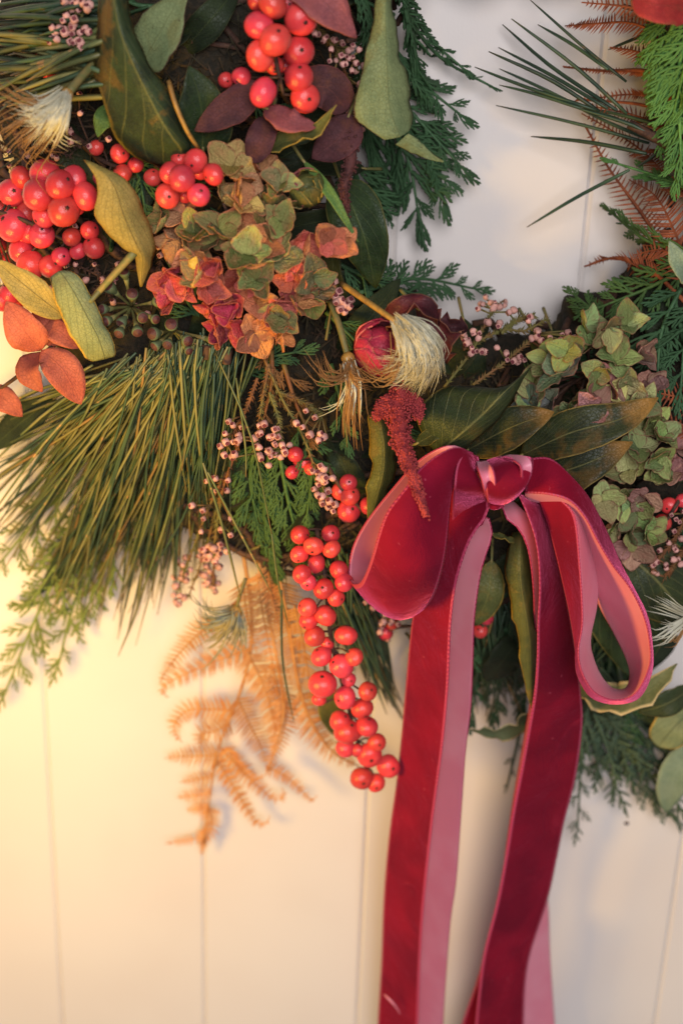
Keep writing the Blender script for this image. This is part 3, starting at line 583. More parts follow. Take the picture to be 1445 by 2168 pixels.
# ivy fruit umbel
def umbel():
    m = Mesh(); prof = [(.14, -1.3), (.30, -1.0), (.62, -.5), (.9, .1), (.96, .4), (.82, .66), (.60, .70), (.30, .84), (0.03, .95)]; n = 12; v = []; f = []; mi = []
    for r, z in prof: v += [(r*math.cos(2*math.pi*j/n), r*math.sin(2*math.pi*j/n), z) for j in range(n)]
    for i in range(len(prof)-1):
        for j in range(n): f.append((i*n+j, i*n+(j+1) % n, (i+1)*n+(j+1) % n, (i+1)*n+j)); mi.append(0 if i < 5 else 1)
    f.append(tuple(range(n))[::-1]); f.append(tuple((len(prof)-1)*n+j for j in range(n))); mi += [0, 1]
    m.add(v, f, None, mi); me = m.data('fruit', [M['umbel'], M['umbelcap']])
    for label, cx, pts in (('round head of green ivy fruits with brown caps above the pine needles', (805, 575), [(680, 465, 50), (810, 505, 48), (765, 380, 40), (960, 545, 46), (870, 640, 44), (945, 650, 38), (750, 665, 42), (840, 720, 44), (735, 730, 42), (640, 590, 40), (660, 660, 40)]),
                           ('darker head of ivy fruits tucked under the tawny hydrangea', (1060, 720), [(950, 740, 52), (1050, 690, 50), (1030, 800, 42), (1140, 780, 46), (1150, 840, 34), (1280, 775, 32), (960, 810, 40)])):
        x0, y0 = c4(*cx); dd = surf(x0, y0); b = P(x0, y0, dd-4); root = thing('ivy_fruit_head', label, 'ivy fruit', b)
        k = Mesh(); tube(k, catmull([b, b+np.array((0, .015, .004))], 4), .0013, 6); part('stem', k, [M['stalk']], root)
        for q in pts:
            x, y = c4(q[0], q[1]); d_ = dd+12+rng.uniform(-3, 6); c = P(x, y, d_); rr = q[2]*.86/2.89*S(x, y, d_); ax = nrm(nrm(c-P(x0, y0, dd+6))+TOCAM*.45)
            inst('fruit', me, root, basis(c, np.cross(ax, (.3, .1, 1)), ax, rr, rr, rr*1.15)); k = Mesh(); tube(k, catmull([b, (b+c)/2, c-ax*rr], 5), [.0007, .0006, .0006, .0008, .0012], 5); part('stalk', k, [M['stalk']], root)
umbel()

# ---------------------------------------------------------------- hydrangeas
def petal_meshes():
    out = []
    for k in range(6):
        r = random.Random(k+3); m = Mesh(); st = []; n = 9; cup = r.uniform(.0, .42); tw = r.uniform(-.22, .22); pe = r.uniform(.5, .95)
        for i in range(n):
            u = i/(n-1); w = .5*max(.05, math.sin(math.pi*min(1, .06+u**.78*.93))**pe)*(1+.03*r.uniform(-1, 1)); z = .28*u*u*(1 if k % 2 else -.6); x = tw*u*u
            st.append(((x-w, u, z+cup*w*2*r.uniform(.9, 1.1)), (x, u, z), (x+w, u, z+cup*w*2*r.uniform(.9, 1.1))))
        sheet(m, st, 11, np.linspace(0, 1, 7), .016, .3, .06, 1.7, 0, k)
        out.append(m)
    return out
PW = petal_meshes(); PWm = [m.data('sepal', [M['petal_warm']]) for m in PW]; PGm = [m.data('sepal', [M['petal_green']]) for m in PW]
def hydrangea(label, florets, center, depth, meshes, cf=None, dome=150, back=14):
    x0, y0 = center; b = P(x0, y0, depth-back-8); root = thing('hydrangea_bloom', label, 'hydrangea', b)
    k = Mesh(); tube(k, catmull([b+np.array((0, .02, 0)), b], 4), .0022, 6); part('stem', k, [M['twig']], root)
    for i, (x, y, sz, col) in enumerate(florets):
        if cf: x, y = cf(x, y)
        rr = math.hypot(x-x0, y-y0)/dome; d_ = depth+22*math.sqrt(max(0, 1-min(1, rr)**2))-6+rng.uniform(-8, 7); c = P(x, y, d_)
        nn = nrm(nrm(c-b)*.8+TOCAM*.5+np.array([rng.gauss(0, .5) for _ in range(3)])); a0 = rng.uniform(0, 6.28)
        e1 = nrm(np.cross(nn, (.2, .3, 1))); e2 = np.cross(nn, e1); s = sz*1.24*S(x, y, d_)
        st = Mesh(); tube(st, catmull([b, (b+c)/2+np.array((0, .003, 0)), c], 5), .0006, 4)
        fl = part('floret', st, [M['twig']], root)
        for q in range(4):
            a = a0+q*math.pi/2+rng.uniform(-.2, .2); el = rng.uniform(-.05, 1.05)
            dr = nrm((e1*math.cos(a)+e2*math.sin(a))*math.cos(el)+nn*math.sin(el)); v = rng.uniform(.74, 1.2)
            cc = lin(*[max(0, min(255, ch*v+rng.uniform(-10, 10))) for ch in col]); sc = s*rng.uniform(.85, 1.12)
            o = inst('sepal', meshes[rng.randrange(6)], root, basis(c, dr, nn, sc*rng.uniform(.8, 1.05), sc, sc), cc)
            o.parent = fl; o.matrix_local = Matrix.Translation(-Vector(root.location)) @ basis(c, dr, nn, sc*rng.uniform(.8, 1.05), sc, sc)
OR = (234, 152, 98); GR = (156, 158, 96); YL = (214, 190, 114); PK = (224, 98, 106); CR = (190, 68, 90); RO = (232, 126, 104); TN = (192, 140, 98); OL = (142, 138, 82)
hydrangea('tawny autumn hydrangea head with orange green and crimson sepals', [(560, 150, 50, YL), (600, 240, 44, TN), (500, 375, 52, YL), (600, 380, 42, YL), (620, 480, 42, OR), (480, 540, 48, GR), (430, 620, 44, OL), (780, 400, 46, GR), (850, 490, 44, GR), (740, 560, 44, OL), (640, 690, 50, GR), (740, 640, 48, OR), (820, 710, 50, GR), (980, 610, 44, RO), (985, 700, 46, OR), (930, 850, 44, RO), (1000, 800, 38, OR), (1050, 830, 46, GR), (280, 690, 48, YL), (230, 600, 46, TN), (380, 800, 50, YL), (450, 760, 44, PK), (180, 830, 46, PK), (200, 930, 44, CR), (330, 700, 40, OR), (470, 1010, 48, PK), (560, 1000, 48, CR), (400, 900, 46, RO), (300, 870, 40, PK), (700, 990, 48, OR), (820, 1000, 46, RO), (850, 1070, 44, GR), (690, 1170, 46, OR), (520, 1130, 46, CR), (600, 1120, 42, PK), (840, 1170, 40, OR), (1030, 960, 46, GR), (950, 990, 40, TN), (700, 850, 44, OL), (560, 880, 44, RO), (850, 260, 44, GR), (740, 200, 40, TN), (160, 470, 40, OL), (260, 450, 40, TN), (900, 400, 40, OL), (330, 560, 42, OL)],
          (520, 560), 92, PWm, c5, 230)
hydrangea('single stray orange floret beside the green blade leaf', [(1200, 640, 46, OR), (1160, 610, 36, RO)], (712, 520), 98, PWm, c5, 60)
G1 = (148, 164, 104); G2 = (168, 182, 116); G3 = (186, 186, 120); PG = (184, 140, 122); BL = (118, 132, 114)
hydrangea('green hydrangea head with pinkish rims above the bay leaves', [(1285, 695, 46, G3), (1325, 690, 44, G2), (1245, 735, 46, G1), (1300, 765, 48, G2), (1185, 795, 46, BL), (1125, 830, 44, G2), (1120, 860, 40, BL), (1165, 850, 44, BL), (1230, 825, 44, G1), (1285, 820, 48, PG), (1325, 815, 48, G3), (1250, 862, 46, PG), (1345, 850, 48, G2), (1200, 745, 42, G1), (1155, 760, 40, G2), (1350, 760, 44, PG), (1235, 690, 40, G1), (1270, 790, 42, G1), (1370, 810, 40, PG), (1210, 870, 40, G1)], (1250, 790), 84, PGm, None, 170)
hydrangea('green hydrangea head with curled rims beside the right bow loop', [(1375, 895, 44, G2), (1400, 930, 40, G1), (1390, 975, 44, G1), (1350, 950, 46, G2), (1330, 995, 44, G3), (1385, 1015, 42, G1), (1420, 1000, 42, PG), (1275, 1060, 42, G3), (1312, 1055, 44, G2), (1345, 1085, 44, G1), (1300, 1110, 42, G2), (1290, 1145, 38, PG), (1365, 1125, 42, G1), (1335, 1160, 40, PG), (1430, 950, 40, PG), (1360, 1050, 40, PG), (1330, 1130, 40, G1)], (1340, 1030), 80, PGm, None, 140)
# closed hydrangea bud / seed pod
def globe(name, label, cat, x, y, d, r, mats, n=9, seed=1, stalk=None):
    rr = r*S(x, y, d); c = P(x, y, d); R0 = random.Random(seed); root = thing(name, label, cat, c); ax = nrm(TOCAM*.8+np.array((R0.uniform(-.3, .3), 0, .55)))
    e1 = nrm(np.cross(ax, (1, .2, .1))); e2 = np.cross(ax, e1)
    m = Mesh(); p = [c-ax*rr*.96+ax*rr*1.9*t for t in np.linspace(0, 1, 7)]; tube(m, p, [rr*k for k in (.1, .62, .88, .94, .86, .6, .1)], 12); part('heart', m, [M[mats[0]]], root)
    for i in range(n):
        a = i*2.4+R0.uniform(-.2, .2); lay = i/n; rad = rr*(1.0+.10*(1-lay)); st = []; top = .45+.45*lay; wd = .95-.2*lay
        for u in np.linspace(0, 1, 8):
            th = math.pi*(.96-u*(.96-.30*(1-top)-.12)); w = wd*max(.08, math.sin(math.pi*min(1, .1+u*.85)))**.6
            row = [c+rad*(1+.05*(u > .8))*(ax*math.cos(th)+math.sin(th)*(e1*math.cos(a+k)+e2*math.sin(a+k))) for k in (-w, 0, w)]
            st.append(row)
        m = Mesh(); sheet(m, st, 12, np.linspace(0, 1, 7), .0006, 0, .0005, 2, .0, i); part('petal', m, [M[mats[1 if i % 3 else 2]]], root)
    if stalk: k = Mesh(); tube(k, catmull([P(*q) for q in stalk], 8), .0012, 6); part('stem', k, [M['stalk']], root)
    return root
globe('hydrangea_bud', 'closed round bud with green and plum petals above the tawny hydrangea', 'bud', *c5(1010, 285), 100, 36, ('olive', 'olive', 'rose'), 8, 4, [c5(970, 400)+(94,), c5(985, 350)+(98,)])
globe('everlasting_flower', 'round crimson closed flower behind the pale plume', 'flower', 806, 738, 100, 54, ('crimson', 'crimson', 'crimson'), 13, 6, [(840, 790, 80), (820, 765, 88)])
for i, (lb, pa, w, ti) in enumerate((('dark maroon petal curling over the round crimson flower', [(800, 720, 92), (850, 660, 104), (900, 650, 104), (930, 690, 98)], 62, 30),
                                     ('dark maroon petal with pale rim drooping behind the pale plume', [(880, 650, 94), (935, 700, 98), (945, 770, 90)], 58, -25),
                                     ('black maroon leaf tip behind the heather above the bow', [(900, 700, 84), (960, 690, 88), (990, 700, 84)], 44, 0))):
    leaf('maroon_petal', lb, pa, w, 'maroon', 'oval', 30, ti, .0030, 'petal', wfreq=3.5)

# ---------------------------------------------------------------- cedar sprays
def scale_tube(m, p, r, nseg):
    """a twiglet of overlapping scales: radius swells at every scale"""
    k = nseg*2+1; q = catmull(p, k); rad = np.array([r*(1.12 if i % 2 else .78)*(1-.35*(i/k)) for i in range(k)]); rad[-1] *= .35
    tube(m, q, rad, 4, cap=False)
def branchlet_meshes():
    out = []
    for v in range(5):
        R0 = random.Random(40+v); m = Mesh(); bend = R0.uniform(-.12, .12)
        ax = lambda t: np.array((bend*t*t, t, .05*t*t))
        scale_tube(m, [ax(t) for t in np.linspace(0, 1, 5)], .052, 9)
        t = .12; s = 1
        while t < .90:
            L = (.52*(1-t)+.14)*R0.uniform(.8, 1.15); b = ax(t); an = R0.uniform(.36, .54)
            dr = np.array((s*math.sin(an), math.cos(an), R0.uniform(-.08, .10)))
            e = b+dr*L+np.array((-s*.06*L, .06*L, 0)); scale_tube(m, [b, b+dr*L*.55, e], .046, max(2, int(L*10)))
            if L > .42:
                c = b+dr*L*.5; dd = np.array((s*math.sin(an-.55), math.cos(an-.55), 0)); scale_tube(m, [c, c+dd*L*.25, c+dd*L*.45], .038, 2)
            s = -s; t += R0.uniform(.10, .15)
        out.append(m)
    return out
BR = branchlet_meshes(); BRm = {}
def lacy_meshes():
    out = []
    for v in range(5):
        R0 = random.Random(70+v); m = Mesh(); bend = R0.uniform(-.15, .15); ax = lambda t: np.array((bend*t*t, t, .05*t*t))
        scale_tube(m, [ax(t) for t in np.linspace(0, 1, 5)], .044, 9); t = .14; s = 1
        while t < .9:
            L = (.42*(1-t)+.10)*R0.uniform(.75, 1.2); b = ax(t); an = R0.uniform(.5, .8); dr = np.array((s*math.sin(an), math.cos(an), R0.uniform(-.1, .1)))
            scale_tube(m, [b, b+dr*L*.5, b+dr*L+np.array((-s*.07*L, .07*L, 0))], .042, max(2, int(L*10))); s = -s; t += R0.uniform(.12, .17)
        out.append(m)
    return out
LC = lacy_meshes()
def cedar(label, path, w, mat, dens=1.0, group=None, flat=.35):
    if mat not in BRm: BRm[mat] = [m.data('branchlet', [M[mat]]) for m in (LC if mat in ('cedar_olive', 'cedar_grey') else BR)]
    pts = [P(*p) for p in path]; root = thing('cedar_spray', label, 'cedar spray', pts[0], group)
    n = 24; cur = catmull(pts, n); m = Mesh(); s0 = S(*path[1]); tube(m, cur, np.linspace(.0011, .0005, n), 5); part('stem', m, [M[mat]], root)
    L = np.sum(np.linalg.norm(np.diff(cur, axis=0), axis=1)); k = max(5, int(L/((27 if mat in ('cedar_olive', 'cedar_grey') else 21)*s0)*dens)); nn = nrm(TOCAM+np.array([rng.gauss(0, flat) for _ in range(3)]))
    t, _, _ = frames(cur)
    for i in range(k):
        u = .06+.90*i/(k-1); j = min(n-1, int(u*(n-1))); T = t[j]; side = np.cross(nn, T)*(1 if i % 2 else -1)
        an = rng.uniform(.55, .85); ln = w*s0*(.35+.65*math.sin(math.pi*min(1, .25+.72*u)))*rng.uniform(.8, 1.15)
        dr = T*math.cos(an)+side*math.sin(an)+nn*rng.gauss(0, .12)
        inst('branchlet', BRm[mat][rng.randrange(5)], root, basis(cur[j], dr, nn+np.array([rng.gauss(0, .25) for _ in range(3)]), ln))
    inst('branchlet', BRm[mat][0], root, basis(cur[-2], t[-1], nn, w*s0*.8)); return root
def D(pts, o0=-6, o1=-2): # path with depths from the wreath's surface
    n = len(pts); return [(x, y, max(8, surf(x, y)+o0+(o1-o0)*i/(n-1))) for i, (x, y) in enumerate(pts)]
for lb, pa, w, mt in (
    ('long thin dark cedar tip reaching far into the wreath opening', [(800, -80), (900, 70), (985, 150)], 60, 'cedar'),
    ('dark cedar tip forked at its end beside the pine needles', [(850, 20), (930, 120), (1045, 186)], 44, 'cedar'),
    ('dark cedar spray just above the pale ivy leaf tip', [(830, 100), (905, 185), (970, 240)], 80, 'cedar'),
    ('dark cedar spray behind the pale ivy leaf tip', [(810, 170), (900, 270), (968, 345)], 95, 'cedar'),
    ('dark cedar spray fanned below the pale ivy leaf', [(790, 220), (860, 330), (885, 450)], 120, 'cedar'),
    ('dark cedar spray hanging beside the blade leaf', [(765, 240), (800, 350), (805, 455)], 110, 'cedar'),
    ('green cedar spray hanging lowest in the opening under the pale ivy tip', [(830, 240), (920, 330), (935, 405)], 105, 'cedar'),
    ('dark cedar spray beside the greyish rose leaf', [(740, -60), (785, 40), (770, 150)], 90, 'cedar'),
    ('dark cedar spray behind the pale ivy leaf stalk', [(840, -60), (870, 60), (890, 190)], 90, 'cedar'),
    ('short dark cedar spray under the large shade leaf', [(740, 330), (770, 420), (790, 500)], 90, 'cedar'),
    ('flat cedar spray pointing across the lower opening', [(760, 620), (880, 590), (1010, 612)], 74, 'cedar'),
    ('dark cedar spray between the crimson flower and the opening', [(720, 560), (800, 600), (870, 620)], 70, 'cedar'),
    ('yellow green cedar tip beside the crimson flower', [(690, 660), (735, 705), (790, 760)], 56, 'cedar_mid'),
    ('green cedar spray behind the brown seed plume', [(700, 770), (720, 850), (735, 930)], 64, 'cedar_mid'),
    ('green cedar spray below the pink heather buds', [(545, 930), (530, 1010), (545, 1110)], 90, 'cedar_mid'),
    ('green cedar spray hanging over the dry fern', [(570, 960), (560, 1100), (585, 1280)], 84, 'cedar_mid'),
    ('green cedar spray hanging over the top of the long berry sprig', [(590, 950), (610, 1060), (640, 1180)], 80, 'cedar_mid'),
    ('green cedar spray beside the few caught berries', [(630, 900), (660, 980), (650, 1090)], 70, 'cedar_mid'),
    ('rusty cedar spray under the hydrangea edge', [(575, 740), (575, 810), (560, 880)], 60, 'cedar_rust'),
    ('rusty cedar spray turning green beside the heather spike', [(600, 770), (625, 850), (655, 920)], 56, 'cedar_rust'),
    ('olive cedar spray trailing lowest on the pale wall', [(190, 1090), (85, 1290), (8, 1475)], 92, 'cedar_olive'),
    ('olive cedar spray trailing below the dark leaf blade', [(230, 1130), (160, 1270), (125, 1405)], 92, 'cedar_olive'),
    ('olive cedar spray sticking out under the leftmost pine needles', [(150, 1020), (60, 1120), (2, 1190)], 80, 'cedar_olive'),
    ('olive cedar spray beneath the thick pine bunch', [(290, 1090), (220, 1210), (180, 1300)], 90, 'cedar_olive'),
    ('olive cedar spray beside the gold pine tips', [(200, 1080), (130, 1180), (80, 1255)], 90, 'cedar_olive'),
    ('bright green cedar spray under the red leaf', [(1460, -20), (1410, 90), (1385, 210)], 90, 'cedar_fresh'),
    ('bright green cedar spray hanging beside the brown fern', [(1450, 60), (1430, 180), (1405, 290)], 90, 'cedar_fresh'),
    ('bright green cedar spray behind the bright ones near the dark needles', [(1470, 120), (1440, 230), (1440, 330)], 90, 'cedar_fresh'),
    ('bright green cedar spray pressed against the red leaf', [(1400, 20), (1375, 120), (1385, 200)], 60, 'cedar_fresh'),
    ('fresh cedar tip reaching in over the brown fern', [(1460, 400), (1380, 370), (1300, 345)], 56, 'cedar_fresh'),
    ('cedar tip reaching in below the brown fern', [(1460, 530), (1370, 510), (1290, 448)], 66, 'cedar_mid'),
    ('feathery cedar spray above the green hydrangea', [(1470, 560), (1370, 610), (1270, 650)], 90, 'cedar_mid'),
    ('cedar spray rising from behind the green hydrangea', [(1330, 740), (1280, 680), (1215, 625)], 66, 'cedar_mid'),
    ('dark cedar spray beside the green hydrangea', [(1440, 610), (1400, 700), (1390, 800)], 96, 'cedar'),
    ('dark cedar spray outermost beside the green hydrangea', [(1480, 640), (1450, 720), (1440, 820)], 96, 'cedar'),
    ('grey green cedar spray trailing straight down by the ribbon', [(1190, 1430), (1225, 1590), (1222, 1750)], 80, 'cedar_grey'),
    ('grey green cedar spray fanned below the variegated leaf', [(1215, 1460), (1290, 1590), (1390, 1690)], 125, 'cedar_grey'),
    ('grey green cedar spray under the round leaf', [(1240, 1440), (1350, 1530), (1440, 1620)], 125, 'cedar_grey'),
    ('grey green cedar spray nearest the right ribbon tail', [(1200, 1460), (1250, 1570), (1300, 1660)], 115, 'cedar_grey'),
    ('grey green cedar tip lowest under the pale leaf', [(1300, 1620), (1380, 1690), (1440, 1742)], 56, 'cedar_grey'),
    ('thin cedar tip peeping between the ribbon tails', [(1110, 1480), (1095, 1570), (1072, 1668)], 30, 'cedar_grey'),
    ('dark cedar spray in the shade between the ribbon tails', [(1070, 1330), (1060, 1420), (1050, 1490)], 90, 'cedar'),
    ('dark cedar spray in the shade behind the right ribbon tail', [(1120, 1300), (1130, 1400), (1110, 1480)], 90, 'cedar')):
    up = mt in ('cedar_fresh',); cedar(lb, D(pa, -2 if up else -10, 6 if up else -4), w, mt)
cnt = 0
while cnt < 16:
    a = rng.uniform(math.radians(40), math.radians(235)); r = RM+rng.uniform(-.6, .5)*RW; x, y = RC[0]+r*math.cos(a), RC[1]+r*math.sin(a)
    if not (-60 < x < 1500 and -60 < y < 1400): continue
    cnt += 1; t = rng.uniform(0, 6.28)
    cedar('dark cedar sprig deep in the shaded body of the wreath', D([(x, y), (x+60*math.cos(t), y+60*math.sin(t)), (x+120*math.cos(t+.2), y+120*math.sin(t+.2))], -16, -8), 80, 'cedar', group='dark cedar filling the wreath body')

# ---------------------------------------------------------------- dry ferns
def pinnule(m, b, dr, nn, L, w, curl):
    sd = np.cross(dr, nn); tip = b+dr*L+nn*curl*L; md = b+dr*L*.42+nn*curl*L*.2
    m.add([b+sd*w*.45, b-sd*w*.45, md+sd*w*.5, md-sd*w*.5, tip, md+nn*w*.22, md-nn*w*.22, b+nn*w*.15],
          [(0, 2, 5, 7), (1, 7, 5, 3), (2, 4, 5), (3, 5, 4), (0, 6, 2), (1, 3, 6), (0, 1, 6), (2, 6, 4), (3, 4, 6), (0, 7, 1)])
def fern(label, rachis, pinnae, mat, group=None):
    rp = [P(*p) for p in rachis]; root = thing('fern_frond', label, 'fern', rp[0], group); m = Mesh(); cur = catmull(rp, 30)
    tube(m, cur, np.linspace(.0011, .0004, 30), 5); part('rachis', m, [M[mat]], root)
    for pa, pl in pinnae:
        n = 40; c = catmull([P(*p) for p in pa], n); s0 = S(*pa[0]); m = Mesh(); tube(m, c, np.linspace(.0006, .00025, n), 4)
        L = np.sum(np.linalg.norm(np.diff(c, axis=0), axis=1)); k = max(6, int(L/(9.6*s0))); t, _, _ = frames(c); nn0 = nrm(TOCAM+np.array([rng.gauss(0, .25) for _ in range(3)]))
        for i in range(k):
            u = .03+.95*i/k; j = min(n-1, int(u*(n-1))); ln = pl*s0*(1-u**2.2*.86)*rng.uniform(.85, 1.1)
            for sgn in (-1, 1):
                dr = nrm(np.cross(nn0, t[j])*sgn+t[j]*.42+nn0*rng.gauss(0, .12)); pinnule(m, c[j], dr, nn0, ln*1.08, 5.5*s0*(1-.4*u), rng.uniform(-.25, .1))
        o = part('pinna', m, [M[mat]], root); o.data.polygons.foreach_set('use_smooth', [False]*len(o.data.polygons))
    return root
def dp(pts, z0=24, z1=None): 
    z1 = z0 if z1 is None else z1; n = max(1, len(pts)-1); return [d1(*p)+(z0+(z1-z0)*i/n,) for i, p in enumerate(pts)]
fern('dry orange fern frond with curled tips lowest against the pale wall', dp([(560, 150), (610, 500), (600, 760), (530, 1010), (430, 1260), (385, 1500), (345, 1800)], 34, 16), [
    (dp([(400, 560), (230, 720), (130, 850), (102, 905)], 22), 34), (dp([(600, 720), (400, 790), (200, 880), (118, 930), (125, 975), (152, 988)], 20), 36),
    (dp([(510, 1060), (380, 1055), (260, 1060), (185, 1130), (190, 1200), (225, 1238)], 20), 34), (dp([(490, 1130), (400, 1180), (330, 1190), (325, 1270)], 18), 40),
    (dp([(420, 1310), (300, 1315), (200, 1318), (128, 1328)], 16), 30), (dp([(400, 1430), (300, 1445), (212, 1462)], 16), 26), (dp([(388, 1520), (290, 1535), (190, 1546)], 15), 24),
    (dp([(370, 1605), (300, 1608), (248, 1616)], 15), 18), (dp([(375, 1600), (390, 1700), (350, 1760), (240, 1785), (130, 1802)], 14), 24), (dp([(350, 1760), (340, 1810), (333, 1868)], 14), 14),
    (dp([(410, 1330), (500, 1470), (580, 1600), (640, 1690), (690, 1690), (712, 1650)], 18), 26), (dp([(440, 1270), (560, 1400), (650, 1490), (740, 1555), (790, 1540), (780, 1490)], 20), 28)], 'fern')
fern('dry orange fern frond in the middle with long comb like leaflets', dp([(640, 180), (700, 500), (760, 820), (790, 1060), (740, 1280), (700, 1400)], 44, 26), [
    (dp([(590, 740), (690, 960), (740, 1180), (720, 1330)], 30), 44), (dp([(530, 990), (590, 1120), (660, 1260), (690, 1360)], 27), 42), (dp([(800, 960), (800, 1120), (760, 1260), (700, 1370)], 30), 42),
    (dp([(690, 1370), (800, 1430), (880, 1500), (940, 1562), (975, 1535)], 24), 20), (dp([(480, 1275), (540, 1370), (620, 1440), (690, 1420)], 24), 26), (dp([(640, 300), (680, 560), (740, 860)], 38), 46),
    (dp([(560, 350), (590, 560), (640, 740)], 34), 42), (dp([(720, 800), (760, 980), (770, 1150)], 32), 46)], 'fern')
fern('dry orange fern frond directly behind the long berry sprig', dp([(760, 300), (820, 600), (870, 900), (940, 1110), (1060, 1290), (1210, 1375)], 46, 24), [
    (dp([(760, 330), (800, 560), (840, 780), (880, 1000)], 44, 34), 54), (dp([(880, 960), (930, 1110), (1040, 1270), (1210, 1378)], 32, 22), 46), (dp([(850, 480), (900, 700), (930, 900), (960, 1060)], 48, 36), 46), (dp([(700, 250), (720, 420), (770, 620)], 44), 44)], 'fern')
fern('brown fern frond with slender tip under the dark pine needles', D([(1470, 640), (1370, 470), (1290, 360), (1236, 262)], -14, -6), [
    (D([(1460, 600), (1360, 460), (1290, 360), (1238, 270)], -10, -4), 52), (D([(1450, 420), (1370, 330), (1300, 280), (1230, 240)], -8, -4), 40), (D([(1460, 330), (1390, 320), (1330, 330)], -10, -6), 50), (D([(1440, 520), (1390, 420), (1330, 380)], -10, -6), 50)], 'fern_brown')
fern('brown fern frond crossing the pine needles beside the cedar', D([(1460, 260), (1370, 225), (1290, 215), (1218, 212)], -4, 0), [
    (D([(1440, 215), (1340, 200), (1260, 208), (1215, 214)], -2, 0), 24), (D([(1440, 290), (1360, 250), (1280, 230), (1225, 224)], -2, 0), 36)], 'fern_brown')
fern('brown fern frond uppermost beside the pine needles', D([(1440, 175), (1360, 150), (1280, 150), (1192, 142)], -6, -2), [
    (D([(1420, 160), (1340, 152), (1260, 150), (1190, 140)], -4, 0), 16), (D([(1430, 90), (1340, 50), (1260, 50), (1195, 55)], -8, -4), 34), (D([(1420, 40), (1330, 15), (1230, 5)], -8, -4), 36), (D([(1440, 140), (1350, 110), (1290, 100)], -8, -4), 34)], 'fern_brown')
fern('curled brown fern tip against the wall above the green hydrangea', D([(1450, 640), (1380, 575), (1310, 545), (1236, 564)], -10, -4), [
    (D([(1400, 590), (1330, 555), (1280, 548), (1236, 564)], -8, -4), 38), (D([(1450, 560), (1400, 530), (1340, 540)], -10, -6), 50)], 'fern_brown')
fern('brown fern frond outermost beside the hydrangea heads', D([(1500, 860), (1430, 850), (1380, 830)], -10, -4), [
    (D([(1490, 850), (1430, 840), (1375, 828)], -6, -2), 44), (D([(1490, 930), (1440, 900), (1390, 890)], -6, -2), 44)], 'fern_brown')

# ---------------------------------------------------------------- pine
def pine(label, base, needles, mat, r=3.3, stem=None, group=None, gold=.05):
    """needles: list of ((x, y, d), (x, y, d) middle or None, (x, y, d) tip)"""
    b = P(*base); root = thing('pine_sprig', label, 'pine sprig', b, group)
    m = Mesh(); tube(m, catmull([P(*p) for p in (stem or [base, (base[0], base[1]+30, base[2])])], 8), np.linspace(.0026, .0018, 8), 6); part('stem', m, [M['twig']], root)
    for a, mid, c in needles:
        s0 = S(*a); A, C = P(*a), P(*c); Mi = P(*mid) if mid else (A+C)/2+np.array([rng.gauss(0, 1) for _ in range(3)])*np.linalg.norm(C-A)*.022
        m = Mesh(); rr = r*s0*rng.uniform(.8, 1.15); tube(m, catmull([A, Mi, C], 8), rr*np.array([.75, 1, 1, 1, .95, .85, .65, .25]), 4)
        part('needle', m, [M['needle_gold'] if rng.random() < gold else M[mat] if rng.random() < .68 else M['needle_dark']], root)
    return root
def fan(base, spread, n, tips, d0, sag=.06, lift0=0):
    """needles from round the base to random points along the polyline of tips"""
    out = []; t = np.array(tips, float)
    for i in range(n):
        u = rng.random()*(len(t)-1); j = int(u); q = t[j]*(1-(u-j))+t[j+1]*(u-j); f = rng.uniform(.52, 1.08)
        a = np.array((base[0]+rng.gauss(0, spread[0]), base[1]+rng.gauss(0, spread[1]))); q = a+(q-a)*f+np.array((rng.gauss(0, 9), rng.gauss(0, 9)))
        lift = rng.uniform(-6, 12)+lift0; da = d0+rng.uniform(-6, 8); dc = max(10, surf(*q)+lift-8*f); mid = (a+q)/2; nv = np.array((-(q-a)[1], (q-a)[0]))*rng.gauss(0, .032)
        mid = mid+nv+np.array((0, -sag*np.linalg.norm(q-a)*.25)); dm = da*.5+dc*.5+rng.uniform(2, 12)
        out.append(((a[0], a[1], da), (mid[0], mid[1], dm), (q[0], q[1], dc)))
    return out
pine('pine sprig whose needles sweep farthest out past the salmon leaves', (330, 770, 80), fan((310, 780), (40, 16), 104, [(-60, 860), (-70, 960), (-60, 1060), (-20, 1150), (60, 1190)], 78), 'needle')
pine('pine sprig of olive needles fanned over the dark leaf blade', (370, 750, 84), fan((360, 755), (34, 14), 112, [(0, 1100), (60, 1200), (130, 1270), (200, 1290)], 82), 'needle')
pine('thick pine sprig of long green needles under the ivy fruits', (420, 735, 86), fan((410, 735), (36, 12), 116, [(150, 1250), (220, 1280), (280, 1330), (340, 1250)], 86), 'needle')
pine('pine sprig of dark needles hanging straight down beside the heather', (450, 725, 86), fan((455, 725), (30, 12), 84, [(320, 1210), (380, 1230), (430, 1180), (470, 1160)], 86), 'needle_dark', gold=.04)
pine('pine sprig whose green needles cross over the dark ones', (440, 730, 92), fan((430, 735), (40, 12), 60, [(240, 1180), (300, 1290), (380, 1250), (440, 1210)], 92), 'needle')
pine('few long stray pine needles drooping over the heather and fern', (480, 740, 94), [((455, 745, 96), (530, 920, 104), (575, 1130, 88)), ((575, 1130, 88), (590, 1240, 80), (612, 1330, 66)), ((430, 980, 90), (470, 1110, 84), (510, 1270, 60)), ((440, 1000, 90), (520, 1150, 82), (580, 1265, 70)), ((596, 1250, 76), (598, 1400, 64), (622, 1530, 46)), ((300, 1210, 60), (290, 1290, 40), (250, 1390, 26)), ((500, 800, 94), (520, 950, 96), (520, 1010, 90))], 'needle', 2.8)
pine('pine needles fanning out in front of the half hidden berries', (240, 130, 96), fan((235, 110), (14, 34), 46, [(-80, 20), (-90, 90), (-80, 170), (-60, 235), (-10, 260)], 96, .06, 30), 'needle', 6.2, [(260, 120, 80), (235, 120, 90)])
